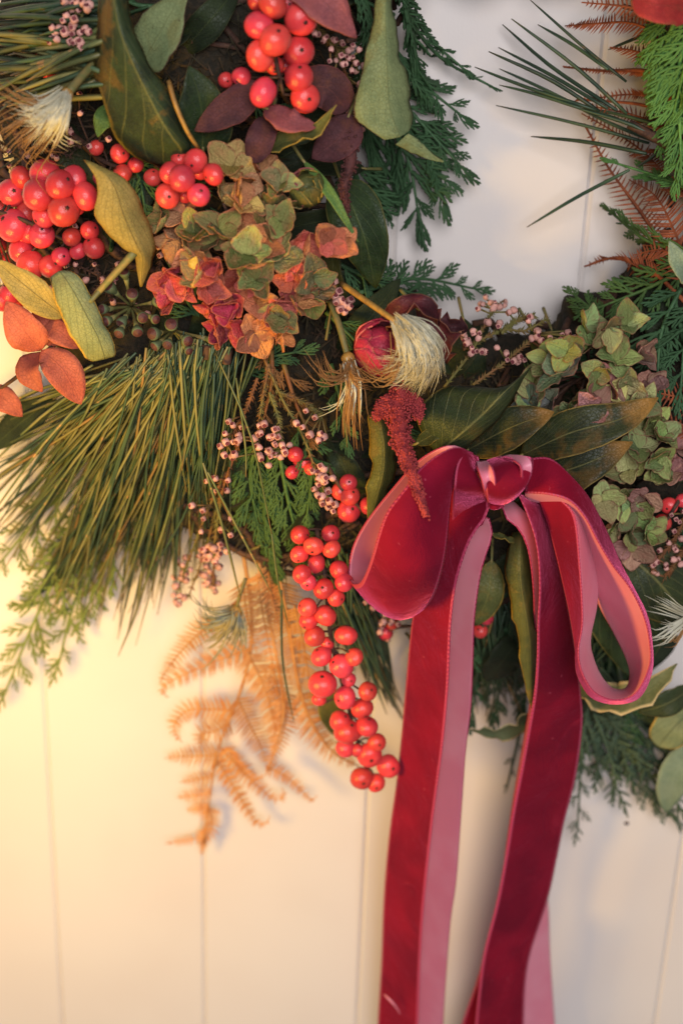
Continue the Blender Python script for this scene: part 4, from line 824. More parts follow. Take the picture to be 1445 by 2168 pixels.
pine('short pine needles over the dark ivy leaf shade above', (230, 60, 90), fan((225, 40), (12, 20), 24, [(-70, 20), (-70, 60), (-20, 130)], 90, .06, 26), 'needle_dark', 5.2, [(260, 50, 80), (230, 45, 88)])
tr = [((980, 400), (510, 0)), ((900, 370), (555, 150)), ((960, 580), (395, 115)), ((900, 570), (340, 150)), ((850, 590), (315, 290)), ((800, 610), (255, 315)), ((760, 620), (170, 410)), ((700, 600), (320, 420)), ((720, 635), (320, 520)), ((1050, 830), (300, 645)), ((1220, 940), (515, 835)), ((990, 1110), (490, 1390)), ((1290, 930), (1160, 1020)), ((1180, 225), (985, 305)), ((1330, 870), (780, 640)), ((1340, 890), (800, 660)), ((1280, 760), (850, 660))]
nd = []
for a, b in tr:
    A, B = c3(*a), c3(*b); A2 = (A[0]+(A[0]-B[0])*.25, A[1]+(A[1]-B[1])*.25) if a[0] < 1200 else A
    nd.append(((A2[0], A2[1], 40+rng.uniform(-4, 6)), None, (B[0], B[1], 14+rng.uniform(-6, 12))))
nd.append(((1385, 290, 52), (1330, 262, 50), (1208, 225, 40)))
pine('sparse dark pine needles reaching into the opening against the wall', (1400, 300, 52), nd, 'needle_dark', 4.2, [(1440, 320, 46), (1395, 295, 52), (1330, 262, 48)], gold=0)
pine('dark pine needles hanging behind the long berry sprig', (700, 1180, 60), fan((720, 1200), (30, 24), 90, [(700, 1400), (780, 1440), (840, 1500), (850, 1540)], 60), 'needle_dark', 3.6, [(690, 1150, 50), (720, 1200, 60)])
pine('dark pine needles in the shade between the two ribbon tails', (1060, 1200, 56), fan((1050, 1220), (60, 30), 130, [(960, 1500), (1040, 1490), (1110, 1480)], 56), 'needle_dark', 3.6, [(1050, 1160, 46), (1050, 1220, 56)])
pine('dark pine needles under the right bow loop', (1230, 1300, 50), fan((1230, 1320), (50, 30), 80, [(1180, 1500), (1260, 1520), (1340, 1500)], 50), 'needle_dark', 3.6, [(1230, 1260, 44), (1230, 1320, 50)])

# ---------------------------------------------------------------- heather
def bell_mesh():
    m = Mesh(); prof = [(.12, -1.0), (.62, -.7), (.95, -.1), (.92, .4), (.70, .75), (.55, .9), (.20, .72)]; n = 8; v = []; f = []; mi = []
    for i, (r, z) in enumerate(prof):
        for j in range(n): a = 2*math.pi*j/n; k = r*(1.0+.10*math.cos(4*a)*(i > 1)); v.append((k*math.cos(a), k*math.sin(a), z+(.12*math.cos(4*a) if i == 5 else 0)))
    for i in range(len(prof)-1):
        for j in range(n): f.append((i*n+j, i*n+(j+1) % n, (i+1)*n+(j+1) % n, (i+1)*n+j)); mi.append(0 if i < 5 else 1)
    f += [tuple(range(n))[::-1], tuple((len(prof)-1)*n+j for j in range(n))]; mi += [0, 1]
    m.add(v, f, None, mi); return m.data('bud', [M['bell'], M['belltip']])
BELL = bell_mesh()
def heather(label, stems, buds, off=8, r=6.5, cf=None, leafy=True, smat='heath'):
    st = [[P(*p) for p in s] for s in stems]; root = thing('heather_sprig', label, 'heather', st[0][0]); curs = []
    for s, sp in zip(stems, st):
        n = 22; c = catmull(sp, n); curs.append(c); m = Mesh(); tube(m, c, np.linspace(.0007, .0004, n), 5); s0 = S(*s[0])
        if leafy:
            t, a, b = frames(c)
            for j in range(1, n):
                for q in range(7):
                    an = rng.uniform(0, 6.28); dr = nrm((a[j]*math.cos(an)+b[j]*math.sin(an))+t[j]*.9); p0 = c[j]-t[j]*rng.uniform(0, .001); L = rng.uniform(9, 17)*s0
                    pinnule(m, p0, dr, nrm(np.cross(dr, t[j])+.001), L, 3.4*s0, 0)
        part('stem', m, [M[smat]], root)
    allc = np.vstack(curs)
    for q in buds:
        x, y = cf(q[0], q[1]) if cf else q[:2]; dd = surf(x, y)+off+rng.uniform(-3, 4); c = P(x, y, dd); rr = r*1.15*S(x, y, dd)*rng.uniform(.8, 1.2)
        j = int(np.argmin(np.linalg.norm(allc-c, axis=1))); ax = nrm(nrm(c-allc[j]+1e-6)*.5+TOCAM*.4+np.array([rng.gauss(0, .4) for _ in range(3)]))
        inst('bud', BELL, root, basis(c, np.cross(ax, (.3, .2, 1)), ax, rr, rr, rr*1.1))
        k = Mesh(); tube(k, catmull([allc[j], c-ax*rr], 3), .0004, 4); part('stalk', k, [M[smat]], root)
    return root
def jit(pts, k, s, R0=random.Random(5)): return list(pts)+[(p[0]+R0.gauss(0, s), p[1]+R0.gauss(0, s)) for p in pts for _ in range(k)]
heather('heather spike with pink buds hanging over the caught red berries', [D([(560, 760), (600, 850), (640, 920), (670, 1000), (705, 1085)], 2, 8), D([(590, 830), (640, 850), (680, 880)], 4, 6)],
        [(715, 490), (770, 530), (655, 565), (695, 590), (740, 635), (800, 630), (790, 670), (825, 650), (805, 830), (790, 870), (830, 900), (790, 940), (765, 970), (785, 1005), (850, 980), (815, 1055), (850, 1080), (880, 1105), (895, 1065), (860, 1045), (820, 915)]+[(810+rng.gauss(0, 30), 960+rng.gauss(0, 70)) for _ in range(10)], 12, 7.2, d2)
heather('heather sprig with round pink buds above the green cedar', [D([(570, 770), (555, 850), (540, 960)], 2, 6), D([(545, 800), (520, 870), (480, 940)], 0, 2), D([(570, 830), (590, 890), (595, 960)], 4, 8)],
        jit([(270, 580), (305, 640), (225, 680), (270, 680), (430, 580), (430, 630), (540, 600), (545, 650), (490, 650), (430, 715), (435, 775), (490, 740), (530, 700), (570, 700), (585, 740), (540, 760), (500, 770), (560, 770), (400, 660), (215, 760), (265, 770), (310, 660)], 1, 22), 10, 6.8, d2)
heather('heather sprig hanging lowest between pine needles and dry fern', [D([(520, 900), (470, 1040), (430, 1180), (400, 1260)], -4, 6), D([(480, 1000), (440, 1080), (380, 1240)], -4, 6), D([(470, 1040), (455, 1150), (452, 1245)], -2, 8)],
        [d2(*p) for p in [(160, 905), (110, 920), (240, 915), (160, 980), (235, 980), (20, 1070), (85, 1100), (90, 1150), (255, 1150), (75, 1230), (200, 1215), (255, 1250), (90, 1340), (150, 1340), (190, 1310), (100, 1400), (160, 1410), (230, 1350)]] +
        jit([d1(*p) for p in [(375, 150), (330, 170), (400, 160), (380, 200), (340, 220), (420, 210), (250, 220), (190, 230), (230, 300), (180, 320), (270, 280), (240, 340), (190, 370), (350, 310), (380, 290), (400, 320), (390, 370), (370, 350), (410, 400), (180, 420), (190, 460), (430, 190), (360, 260)]], 1, 9), 8, 6.2)
heather('few pale pink heather buds beside the stray orange floret', [D([(690, 720), (700, 660), (715, 590)], 2, 8)], [(1180, 855), (1205, 915), (1185, 955), (1215, 970), (1275, 970), (1240, 1000), (1210, 1025), (1240, 1045), (1110, 960), (1265, 1010), (1190, 980)], 16, 8, c5, False)
heather('greyish pink heather between the upper berries and the pale ivy leaf', [D([(640, 20), (690, 80), (750, 130)], 2, 10), D([(690, 80), (740, 180), (745, 300)], 0, 6), D([(745, 200), (760, 215), (775, 212)], 6, 10)],
        jit([(790, 210), (830, 235), (880, 240), (870, 300), (935, 260), (930, 340), (990, 300), (1040, 305), (1000, 350), (1020, 385), (995, 430), (1040, 520), (870, 600), (975, 630), (1035, 625), (1095, 620), (980, 655), (790, 110), (770, 60), (900, 370), (960, 390), (990, 750), (960, 800), (1030, 800), (1000, 840)], 1, 24), 14, 6.2, c2)
heather('pink heather clump lying on the upper pine needles', [D([(150, -40), (150, 30), (145, 95)], 14, 20), D([(190, -30), (180, 20), (160, 60)], 14, 18)],
        jit([(400, 10), (440, 60), (410, 100), (450, 150), (340, 200), (370, 170), (400, 180), (440, 200), (490, 200), (540, 195), (430, 255), (495, 260), (350, 240), (510, 20), (550, 30), (480, 60)], 1, 20), 24, 7.5, c1, False)
heather('airy heather sprigs with pink tips standing out in the lower opening', [D([(940, 820), (1000, 740), (1030, 680), (1060, 640)], 4, 10), D([(980, 740), (1060, 700), (1110, 700), (1155, 676)], 4, 8), D([(1000, 815), (1070, 765), (1140, 705)], 4, 8), D([(1060, 705), (1090, 680), (1130, 668)], 6, 8)],
        jit([c6(*p) for p in [(1235, 230), (1190, 300), (1290, 265), (1320, 290), (1350, 280), (1380, 320), (1280, 300), (1160, 450), (1190, 480), (1110, 470), (1130, 510), (1150, 540), (1210, 560), (1180, 560), (1360, 575), (1430, 625), (1130, 490), (1240, 380), (1320, 390)]] +
        [c7(*p) for p in [(555, 580), (545, 620), (575, 640), (630, 620), (650, 660), (705, 605), (740, 590), (445, 740), (420, 770), (475, 760), (365, 715), (500, 520), (725, 720), (735, 770), (720, 790)]], 1, 9), 10, 6.2)
heather('dark heather with grey pink buds under the two red berries', [D([(1460, 1080), (1420, 1150), (1380, 1200)], 0, 4), D([(1470, 1130), (1430, 1190), (1400, 1230)], 0, 4)], jit([(1420, 1090), (1437, 1105), (1395, 1165), (1415, 1150), (1430, 1165), (1440, 1140), (1388, 1190), (1408, 1195), (1425, 1185), (1440, 1195), (1390, 1215), (1360, 1185)], 1, 10), 4, 5.5)
heather('brown dry heather twigs behind the pale plume at the left', [D([(0, 260), (60, 300), (150, 330)], -8, -2), D([(20, 330), (100, 320), (200, 300)], -8, -2), D([(0, 300), (70, 340), (120, 345)], -6, -2)], [(20, 240), (60, 330), (150, 300), (190, 310), (230, 295), (170, 240), (120, 335)], -2, 6, None, True, 'twig')
heather('dark purple heather behind the left bow loop', [D([(800, 1220), (815, 1280), (830, 1330)], -8, -4), D([(770, 1230), (790, 1290), (800, 1350)], -8, -4)], jit([(800, 1280), (815, 1300), (785, 1270), (825, 1320), (805, 1330)], 2, 14), 0, 6)

# ---------------------------------------------------------------- seed plumes
def plume(label, stem, head, groups, hr=10, smat='stalk', sr=.0012, cat='seed head'):
    """groups: (count, [control points], spread at start, spread at end, material, thickness px)"""
    sp = [P(*p) for p in stem]; root = thing('seed_plume', label, cat, sp[0]); m = Mesh(); tube(m, catmull(sp, 12), np.linspace(sr, sr*.9, 12), 6); part('stem', m, [M[smat]], root)
    c = P(*head); s0 = S(*head); m = Mesh(); t = nrm(sp[-1]-sp[-2]); p = [sp[-1]-t*hr*.4*s0+t*hr*1.6*s0*k for k in np.linspace(0, 1, 6)]; tube(m, p, [hr*s0*k for k in (.45, .8, 1, 1, .85, .5)], 8); part('receptacle', m, [M['ystalk']], root)
    for n, ctr, s1, s2, mt, th in groups:
        m = Mesh(); K = len(ctr)
        for i in range(n):
            off = np.array((rng.gauss(0, 1), rng.gauss(0, 1), rng.gauss(0, 1.0))); off2 = np.array((rng.gauss(0, .35), rng.gauss(0, .35), rng.gauss(0, .5))); f = rng.uniform(.72, 1.05); pts = []
            for j, q in enumerate(ctr):
                u = j/(K-1); w = s1+(s2-s1)*u; q = np.array(q, float); q0 = np.array(ctr[0], float)
                q = q0+(q-q0)*(f if j == K-1 else 1)
                pts.append(P(q[0]+(off[0]+off2[0]*u)*w, q[1]+(off[1]+off2[1]*u)*w, q[2]+(off[2]+off2[2])*w*.22))
            tube(m, catmull(pts, 9), th*s0*np.array([.8, 1, 1, 1, .9, .8, .6, .4, .15]), 3, cap=False)
        o = part('plume_hair', m, [M[mt]], root); o['kind'] = 'stuff'
    return root
plume('pale silky seed plume sweeping down over the crimson flower', [(722, 600, 94), (770, 634, 106), (828, 674, 118), (840, 682, 119)], (842, 684, 119), [
    (240, [(848, 682, 119), (885, 715, 128), (903, 755, 126), (882, 812, 116)], 8, 15, 'plume', 1.15), (160, [(842, 686, 120), (862, 730, 128), (866, 770, 124), (826, 792, 116)], 7, 16, 'plume', 1.15),
    (80, [(852, 680, 118), (900, 700, 124), (925, 740, 120), (930, 785, 112)], 6, 11, 'plume', 1.15), (16, [(845, 700, 118), (850, 770, 126), (810, 805, 120), (752, 770, 114)], 6, 12, 'plume_brown', 1.7)], 14, 'ystalk')
plume('frayed brown seed plume beside the green cedar', [(700, 640, 88), (718, 690, 96), (735, 752, 102)], (736, 758, 102), [
    (22, [(738, 765, 104), (725, 800, 110), (690, 800, 112), (658, 762, 110)], 6, 16, 'plume_brown', 1.6), (16, [(740, 765, 104), (755, 800, 112), (775, 800, 110), (795, 800, 104)], 6, 14, 'plume_brown', 1.6),
    (30, [(738, 770, 104), (748, 820, 108), (745, 870, 106), (750, 925, 100)], 8, 18, 'plume_brown', 1.7), (16, [(738, 770, 106), (748, 820, 110), (744, 850, 108), (738, 890, 102)], 6, 10, 'plume', 1.7), (4, [(738, 800, 106), (715, 850, 106), (690, 865, 104), (665, 872, 102)], 3, 5, 'plume', 1.3)], 15, 'stalk', .0014)
plume('white green seed plume with curling brown hairs at the left', [(214, 120, 92), (180, 155, 102), (146, 196, 110)], (140, 205, 110), [
    (150, [(132, 205, 112), (110, 228, 118), (85, 245, 118), (58, 238, 112)], 8, 15, 'plume', 1.6), (170, [(135, 208, 112), (125, 240, 120), (110, 265, 118), (92, 290, 110)], 8, 16, 'plume', 1.6),
    (14, [(128, 205, 110), (80, 218, 114), (40, 205, 112), (-5, 180, 108)], 5, 10, 'plume_brown', 1.8), (26, [(120, 240, 112), (100, 285, 114), (70, 320, 110), (95, 340, 106)], 14, 34, 'plume_brown', 1.5), (18, [(120, 230, 110), (60, 260, 112), (30, 285, 110), (15, 260, 106)], 12, 26, 'plume_brown', 1.5), (5, [(128, 250, 112), (125, 285, 114), (145, 300, 112), (165, 308, 106)], 4, 6, 'plume', 1.3)], 14, 'stalk', .0017)
plume('small bluish seed plume against the dry fern', [(520, 1225, 60), (508, 1260, 60), (500, 1288, 58)], (498, 1292, 58), [
    (30, [(492, 1296, 58), (470, 1310, 62), (440, 1312, 58), (420, 1290, 52)], 7, 18, 'plume_blue', 1.7), (34, [(495, 1298, 58), (485, 1330, 60), (470, 1350, 56), (445, 1368, 48)], 7, 18, 'plume_blue', 1.7), (22, [(500, 1298, 58), (505, 1325, 60), (500, 1350, 56), (490, 1372, 50)], 7, 16, 'plume_blue', 1.7)], 15, 'stalk', .0009)
plume('white seed plume poking in beside the large green leaf', [(1500, 1310, 84), (1470, 1308, 92), (1455, 1306, 94)], (1452, 1306, 94), [
    (14, [(1452, 1304, 94), (1420, 1290, 100), (1400, 1280, 100), (1375, 1270, 96)], 6, 12, 'plume', 1.9), (14, [(1452, 1308, 94), (1420, 1330, 100), (1405, 1338, 100), (1378, 1338, 96)], 6, 14, 'plume', 1.9), (8, [(1452, 1312, 94), (1430, 1350, 98), (1420, 1360, 98), (1400, 1358, 94)], 5, 8, 'plume_brown', 1.7)], 10)

# ---------------------------------------------------------------- amaranth
def amaranth(label, paths, n, mat, gr=3.2):
    root = thing('amaranth_tassel', label, 'amaranth', P(*paths[0][0][:3])); ico = []
    ph = (1+5**.5)/2
    vv = [nrm(v) for v in [(-1, ph, 0), (1, ph, 0), (-1, -ph, 0), (1, -ph, 0), (0, -1, ph), (0, 1, ph), (0, -1, -ph), (0, 1, -ph), (ph, 0, -1), (ph, 0, 1), (-ph, 0, -1), (-ph, 0, 1)]]
    ff = [(0, 11, 5), (0, 5, 1), (0, 1, 7), (0, 7, 10), (0, 10, 11), (1, 5, 9), (5, 11, 4), (11, 10, 2), (10, 7, 6), (7, 1, 8), (3, 9, 4), (3, 4, 2), (3, 2, 6), (3, 6, 8), (3, 8, 9), (4, 9, 5), (2, 4, 11), (6, 2, 10), (8, 6, 7), (9, 8, 1)]
    vv = np.array(vv)
    for path in paths:
        pts = catmull([P(*q[:3]) for q in path], 40); rad = catmull([[q[3]*S(*q[:3])] for q in path], 40)[:, 0]; s0 = S(*path[0][:3]); t, a, b = frames(pts)
        m = Mesh(); tube(m, pts, rad*.72, 9); k = int(n*sum(q[3] for q in path)/len(path)/26)
        for i in range(k):
            j = rng.randrange(40); an = rng.uniform(0, 6.28); nd_ = a[j]*math.cos(an)+b[j]*math.sin(an); lump = 1+.18*math.sin(j*.8+an*2)+.1*math.sin(j*1.9)
            c = pts[j]+t[j]*rng.gauss(0, .001)+nd_*rad[j]*lump*rng.uniform(.72, 1.06); g = gr*s0*rng.uniform(.5, 1.15); st = np.array([rng.uniform(.7, 1.3) for _ in range(3)])
            m.add(c+vv*g*st, ff)
        o = part('flower_cord', m, [M[mat]], root); 
    return root
amaranth('deep red amaranth tassel hanging over the left bow loop', [[(850, 820, 100, 20), (842, 870, 108, 25), (848, 930, 122, 26), (868, 990, 138, 20), (885, 1040, 146, 15), (900, 1088, 148, 7)], [(840, 850, 100, 16), (815, 862, 106, 20), (798, 880, 104, 10)], [(860, 850, 102, 18), (880, 855, 106, 18), (885, 880, 104, 9)]], 2400, 'amar', 2.7)
amaranth('dark dry amaranth cord hanging behind the round bud', [[(745, 285, 84, 14), (740, 350, 88, 18), (728, 400, 92, 14), (735, 450, 90, 6)]], 700, 'amar_dark', 3.2)

# dark leaves and sprays packed low behind the bow
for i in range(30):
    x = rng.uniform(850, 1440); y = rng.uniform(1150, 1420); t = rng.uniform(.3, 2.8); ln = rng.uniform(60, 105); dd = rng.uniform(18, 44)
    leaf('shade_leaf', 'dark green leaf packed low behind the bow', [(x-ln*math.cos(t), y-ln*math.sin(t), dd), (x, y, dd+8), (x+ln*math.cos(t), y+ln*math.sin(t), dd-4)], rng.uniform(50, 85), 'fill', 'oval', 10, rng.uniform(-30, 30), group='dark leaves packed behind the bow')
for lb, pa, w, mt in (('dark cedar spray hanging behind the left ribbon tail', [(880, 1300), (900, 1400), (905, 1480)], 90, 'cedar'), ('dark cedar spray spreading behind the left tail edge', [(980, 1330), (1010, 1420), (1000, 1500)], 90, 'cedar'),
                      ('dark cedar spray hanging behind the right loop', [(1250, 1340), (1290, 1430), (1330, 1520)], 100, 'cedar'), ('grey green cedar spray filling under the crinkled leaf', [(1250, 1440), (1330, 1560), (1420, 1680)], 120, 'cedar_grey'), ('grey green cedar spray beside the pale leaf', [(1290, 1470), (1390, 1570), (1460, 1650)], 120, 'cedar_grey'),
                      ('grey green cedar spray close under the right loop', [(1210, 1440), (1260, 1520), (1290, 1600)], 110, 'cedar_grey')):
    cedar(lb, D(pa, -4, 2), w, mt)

# ---------------------------------------------------------------- bow
VS = [0, .035, .18, .34, .5, .66, .82, .965, 1]
def build_bow():
    root = thing('velvet_bow', 'crimson velvet ribbon bow with pink satin back and long hanging tails', 'bow', P(1060, 1010, 88)); mats = [M['velvet'], M['satin'], M['selv']]
    def ribbon(name, st, n=48, crease=0.0, flip=False, label=None, wave=0.0, bulge=0.0, edges=True):
        s3 = [[P(*q) for q in s] for s in st]
        if flip: s3 = [s[::-1] for s in s3]
        m = Mesh(); G = sheet(m, s3, n, VS, .0007, crease, wave, 1.0, bulge, 2, (0, 1, 2), 2); o = part(name, m, mats, root, label)
        if edges:
            for e in (0, -1):
                p = G[:, e]; L = np.concatenate([[0], np.cumsum(np.linalg.norm(np.diff(p, axis=0), axis=1))]); k = int(L[-1]/.0007); u = np.linspace(0, L[-1], k)
                q = np.stack([np.interp(u, L, p[:, c]) for c in range(3)], 1); m = Mesh(); tube(m, q, np.where(np.arange(k) % 2 == 0, .00042, .00030), 4); part('picot_edge', m, [M['selv']], root, up=o)
        return o
    A = lambda f, x, y, d: f(x, y)+(d,)
    I = lambda x, y: (x, y)
    def tilt(st, dl, dr, k0=1.0, k1=1.0):
        n = len(st)-1; return [((a[0], a[1], (a[2]+dl)*(k0+(k1-k0)*j/n)), (b[0], b[1], (b[2]+dr)*(k0+(k1-k0)*j/n))) for j, (a, b) in enumerate(st)]
    def tri(*q):
        if len(q) == 3: return q
        a, b = np.array(q[0], float), np.array(q[1], float); w = np.linalg.norm((b-a)[:2]); return (tuple(a), tuple((a+b)/2+np.array((0, 0, (1 if a[2] > 112 else -1)*w*.06))), tuple(b))
    # left loop: front half, fold, back half (left edge, right edge)
    ribbon('loop', [tri(*q) for q in [((1014, 985, 116), (1016, 1012, 116)), ((992, 958, 126), (1000, 985, 124)), ((955, 950, 134), (975, 990, 130)), ((898, 985, 139), (957, 1033, 132)), ((860, 1032, 142), (951, 1072, 132)), ((820, 1084, 143), (948, 1110, 132)),
        ((802, 1130, 141), (943, 1160, 132)), ((790, 1172, 137), (935, 1203, 131)), ((778, 1208, 130), (921, 1250, 128)), ((764, 1234, 120), (832, 1288, 126), (907, 1276, 122)), ((748, 1238, 108), (828, 1307, 115), (891, 1291, 115)), ((742, 1228, 100), (815, 1295, 102), (875, 1284, 102)),
        ((739, 1208, 96), (862, 1250, 94)), ((747, 1160, 95), (858, 1190, 90)), ((775, 1106, 98), (868, 1125, 92)), ((830, 1036, 104), (905, 1052, 98)), ((888, 974, 110), (945, 1000, 104)), ((950, 944, 114), (985, 975, 110)), ((1000, 960, 110), (1010, 985, 108))]], 84, 0.0, False, None)
    # short fold of the same loop by the knot
    ribbon('loop_fold', [((1012, 968, 118), (1014, 1000, 120)), ((985, 960, 129), (1002, 995, 130)), ((968, 985, 135), (1010, 1010, 134)), ((962, 1030, 137), (1025, 1040, 132)), ((958, 1085, 112), (1030, 1080, 108)), ((960, 1140, 100), (1020, 1110, 100))], 30)
    # tails
    ribbon('tail', tilt([((962, 1020, 118), (1030, 1030, 118)), ((930, 1090, 114), (1031, 1085, 116)), ((905, 1170, 110), (994, 1140, 116)), ((888, 1240, 106), (965, 1225, 112)), ((872, 1320, 100), (952, 1320, 106)), ((858, 1450, 90), (948, 1450, 95)), ((848, 1560, 82), (940, 1560, 88)), ((838, 1660, 76), (930, 1640, 82)),
        ((824, 1770, 70), (914, 1755, 76)), ((813, 1900, 66), (897, 1907, 70)), ((808, 2040, 62), (889, 2021, 66)), ((802, 2150, 60), (884, 2150, 62)), ((796, 2280, 58), (880, 2280, 60))], -13, 6, 1.0, 1.0), 60, wave=.0006)
    def rev(st): return [(b, a) for a, b in st]
    ribbon('tail', rev(tilt([((985, 1070, 110), (1034, 1098, 112)), ((975, 1140, 106), (1040, 1135, 108)), ((958, 1200, 102), (1018, 1205, 106)), ((940, 1300, 96), (1003, 1307, 102)), ((930, 1400, 90), (1000, 1390, 96)), ((925, 1500, 84), (995, 1500, 90)), ((915, 1600, 78), (984, 1590, 84)), ((900, 1720, 72), (975, 1716, 78)),
        ((885, 1850, 66), (964, 1865, 72)), ((878, 1950, 62), (952, 1950, 68)), ((868, 2080, 60), (941, 2090, 64)), ((862, 2280, 58), (930, 2280, 60))], -22, -10, 1.0, .95)), 60, label='tail turned to its pink satin side')
    ribbon('tail', tilt([((1098, 1048, 108), (1138, 1048, 108)), ((1120, 1100, 116), (1155, 1100, 112)), ((1136, 1160, 118), (1172, 1160, 112)), ((1141, 1240, 116), (1190, 1235, 110)), ((1138, 1320, 112), (1206, 1310, 106)), ((1138, 1390, 108), (1219, 1388, 102)), ((1134, 1460, 104), (1227, 1470, 98)), ((1125, 1520, 100), (1229, 1530, 92)), ((1106, 1621, 92), (1214, 1640, 82)),
        ((1085, 1724, 86), (1190, 1740, 74)), ((1070, 1815, 82), (1176, 1815, 70)), ((1051, 1914, 80), (1157, 1905, 68)), ((1024, 2021, 80), (1122, 2013, 72)), ((1013, 2100, 78), (1110, 2085, 72)), ((1006, 2168, 74), (1107, 2168, 70)), ((998, 2290, 70), (1104, 2290, 66))], 5, -7, 1.0, .82), 60, wave=.0008)
    ribbon('tail', rev(tilt([((1062, 1072, 112), (1085, 1062, 112)), ((1072, 1098, 120), (1110, 1085, 118)), ((1098, 1120, 122), (1132, 1115, 116)), ((1118, 1165, 120), (1142, 1165, 113)), ((1128, 1239, 116), (1146, 1239, 108)), ((1131, 1312, 110), (1152, 1312, 102)), ((1136, 1370, 104), (1165, 1370, 96)), ((1120, 1500, 88), (1190, 1500, 82)), ((1085, 1700, 70), (1170, 1700, 60)),
        ((1066, 1850, 60), (1157, 1850, 46)), ((1070, 1940, 56), (1160, 1940, 40)), ((1074, 2030, 52), (1163, 2030, 38)), ((1080, 2168, 48), (1172, 2168, 38)), ((1084, 2290, 46), (1180, 2290, 38))], -4, -12, 1.0, .75)), 60, label='tail turned to its pale satin side')
    ribbon('tail_fold', [((1040, 1960, 50), (1100, 1960, 48)), ((1015, 2060, 48), (1090, 2060, 46)), ((978, 2168, 46), (1075, 2168, 44)), ((940, 2290, 44), (1050, 2290, 42))], 20)
    # right loop: inner band (satin towards us) and outer band (velvet towards us) meet along the front edge
    Fp = [(1000, 322), (1062, 400), (1085, 600), (1098, 850), (1080, 985), (1096, 1080), (1150, 1168), (1240, 1203), (1330, 1172), (1388, 1060), (1393, 960), (1368, 840), (1308, 715), (1230, 612), (1165, 505), (1110, 402), (1042, 330), (950, 302), (848, 295)]
    Bp = [(1050, 335), (1125, 430), (1167, 600), (1160, 780), (1132, 930), (1142, 1010), (1180, 1100), (1232, 1152), (1288, 1150), (1306, 1090), (1290, 1020), (1232, 900), (1166, 775), (1125, 620), (1095, 500), (1070, 420), (1020, 370), (945, 345), (850, 325)]
    Op = [(905, 312), (962, 480), (1030, 760), (1066, 960), (1068, 1020), (1078, 1095), (1136, 1188), (1240, 1218), (1345, 1190), (1400, 1075), (1400, 950), (1378, 830), (1322, 715), (1262, 600), (1205, 470), (1125, 318), (1040, 218), (955, 148), (860, 148)]
    n = len(Fp); dF = [122, 128, 132, 134, 134, 134, 134, 134, 134, 134, 134, 134, 134, 134, 134, 132, 130, 126, 116]
    dB = [112, 108, 104, 102, 102, 102, 102, 100, 98, 96, 96, 96, 98, 100, 104, 108, 112, 112, 108]; dO = [112, 116, 122, 126, 126, 126, 124, 122, 122, 122, 122, 122, 122, 122, 122, 120, 118, 116, 112]
    f3 = [d3(*p)+(z,) for p, z in zip(Fp, dF)]; b3 = [d3(*p)+(z,) for p, z in zip(Bp, dB)]; o3 = [d3(*p)+(z,) for p, z in zip(Op, dO)]
    ribbon('loop', [(f, b) for f, b in zip(f3, b3)], 110, flip=True, label='inner satin band of the loop')
    ribbon('loop', [(tuple(np.array(f)+np.array((0, 0, .8))), o) for f, o in zip(f3, o3)], 110, flip=True)
    # knot
    k = d3
    ribbon('knot', [((1022, 990, 104), (1100, 968, 104)), ((1016, 982, 120), (1124, 970, 118)), ((1018, 1000, 134), (1126, 985, 132)), ((1026, 1022, 140), (1122, 1008, 138)), ((1030, 1045, 138), (1108, 1034, 136)), ((1033, 1062, 126), (1090, 1052, 124)), ((1036, 1062, 110), (1080, 1050, 110))], 34, bulge=.003)
    ribbon('knot_fold', rev([((1008, 978, 122), (1030, 976, 124)), ((1010, 990, 136), (1040, 988, 140)), ((1018, 1012, 142), (1046, 1008, 143)), ((1024, 1035, 141), (1048, 1032, 141)), ((1029, 1052, 130), (1046, 1052, 128)), ((1032, 1064, 112), (1044, 1064, 110))]), 24, bulge=.0025, edges=False, label='rolled satin edge of the knot')
    ribbon('knot_fold', rev([((1050, 970, 124), (1075, 964, 122)), ((1085, 974, 137), (1110, 966, 133)), ((1102, 988, 142), (1124, 980, 137)), ((1104, 1008, 141), (1123, 1003, 137)), ((1100, 1026, 134), (1116, 1022, 130)), ((1094, 1040, 120), (1106, 1036, 118))]), 24, bulge=.0022, edges=False, label='rolled satin edge of the knot')
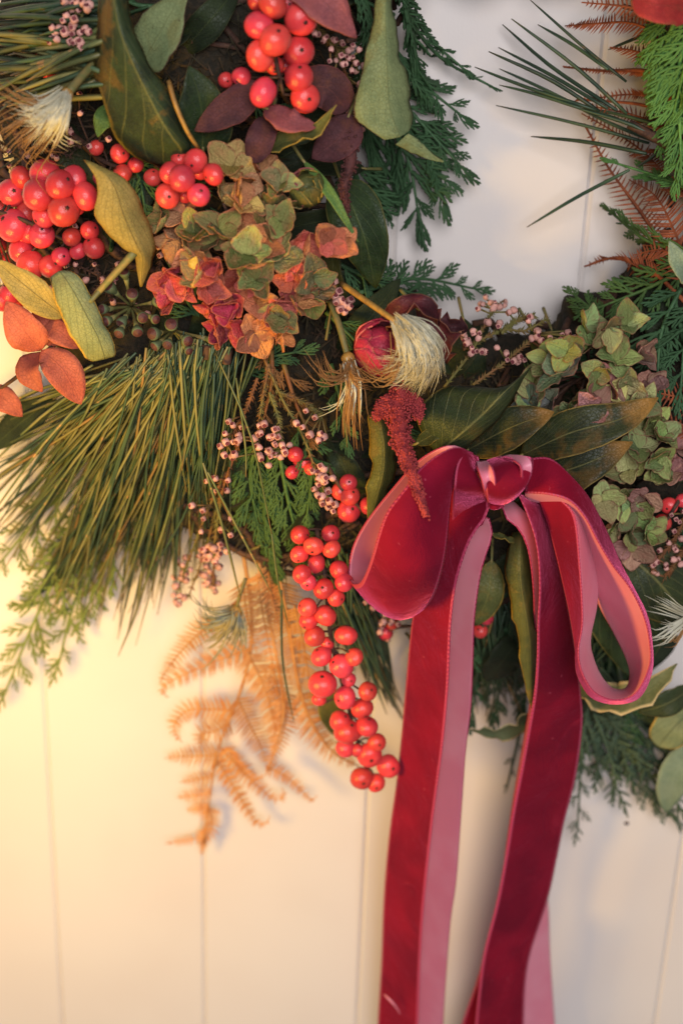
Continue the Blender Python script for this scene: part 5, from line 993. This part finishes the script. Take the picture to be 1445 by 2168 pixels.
    m = Mesh(); tube(m, catmull([P(*q) for q in ((812, 2105, 65), (826, 2118, 67), (838, 2132, 66), (846, 2146, 65))], 10), [.0002, .0004, .0006, .0007, .0007, .0006, .0005, .0004, .0003, .0002], 5); part('loose_thread', m, [M['satin']], root)
    ribbon('knot_fold', rev([((1028, 1062, 120), (1034, 1074, 120)), ((1045, 1068, 126), (1047, 1078, 126)), ((1062, 1062, 122), (1066, 1072, 122))]), 16, label='satin underside of the knot', bulge=.001)
build_bow()
# dry filling on the outer edge
for lb, st in (('dry brown twigs matted under the upper pine needles', [[(-60, 120), (20, 170), (110, 190)], [(-60, 60), (30, 110), (140, 160)], [(-50, 200), (60, 230), (170, 240)]]),
               ('dry brown twigs matted above the full berry cluster', [[(-60, 330), (20, 320), (120, 300)], [(-60, 280), (40, 260), (150, 280)], [(-40, 380), (20, 350), (100, 345)]]),
               ('dry brown twigs matted below the full berry cluster', [[(-60, 560), (40, 545), (140, 560)], [(-40, 620), (30, 600), (110, 610)], [(60, 520), (160, 560), (240, 600)]]),
               ('dry brown twigs in the gap between yellow leaf and ivy fruits', [[(160, 480), (200, 560), (240, 640)], [(250, 560), (220, 600), (160, 640)], [(320, 470), (340, 540), (330, 600)]])):
    heather(lb, [D(s, -14, -6) for s in st], jit([p for s in st for p in s], 1, 30), -6, 6, None, True, 'twig')
for lb, pa, w in (('bright green cedar spray filling behind the red leaf', [(1480, 40), (1450, 140), (1425, 240)], 90), ('bright green cedar spray low beside the fern stalks', [(1470, 200), (1450, 290), (1435, 370)], 80)):
    cedar(lb, D(pa, 0, 6), w, 'cedar_fresh')
m = Mesh(); c = P(1325, 1743, 0); m.add([c+np.array((.0014*math.cos(a)*k, -h, .0011*math.sin(a)*k)) for k, h in ((1, 0.0), (.8, .0006), (.3, .0009)) for a in np.linspace(0, 6.283, 10, endpoint=False)],
    [(r*10+j, r*10+(j+1) % 10, (r+1)*10+(j+1) % 10, (r+1)*10+j) for r in range(2) for j in range(10)]+[tuple(range(20, 30))])
solo('wall_pin', m, [M['calyx']], 'tiny dark pin head in the white boards below the cedar', 'pin', c)
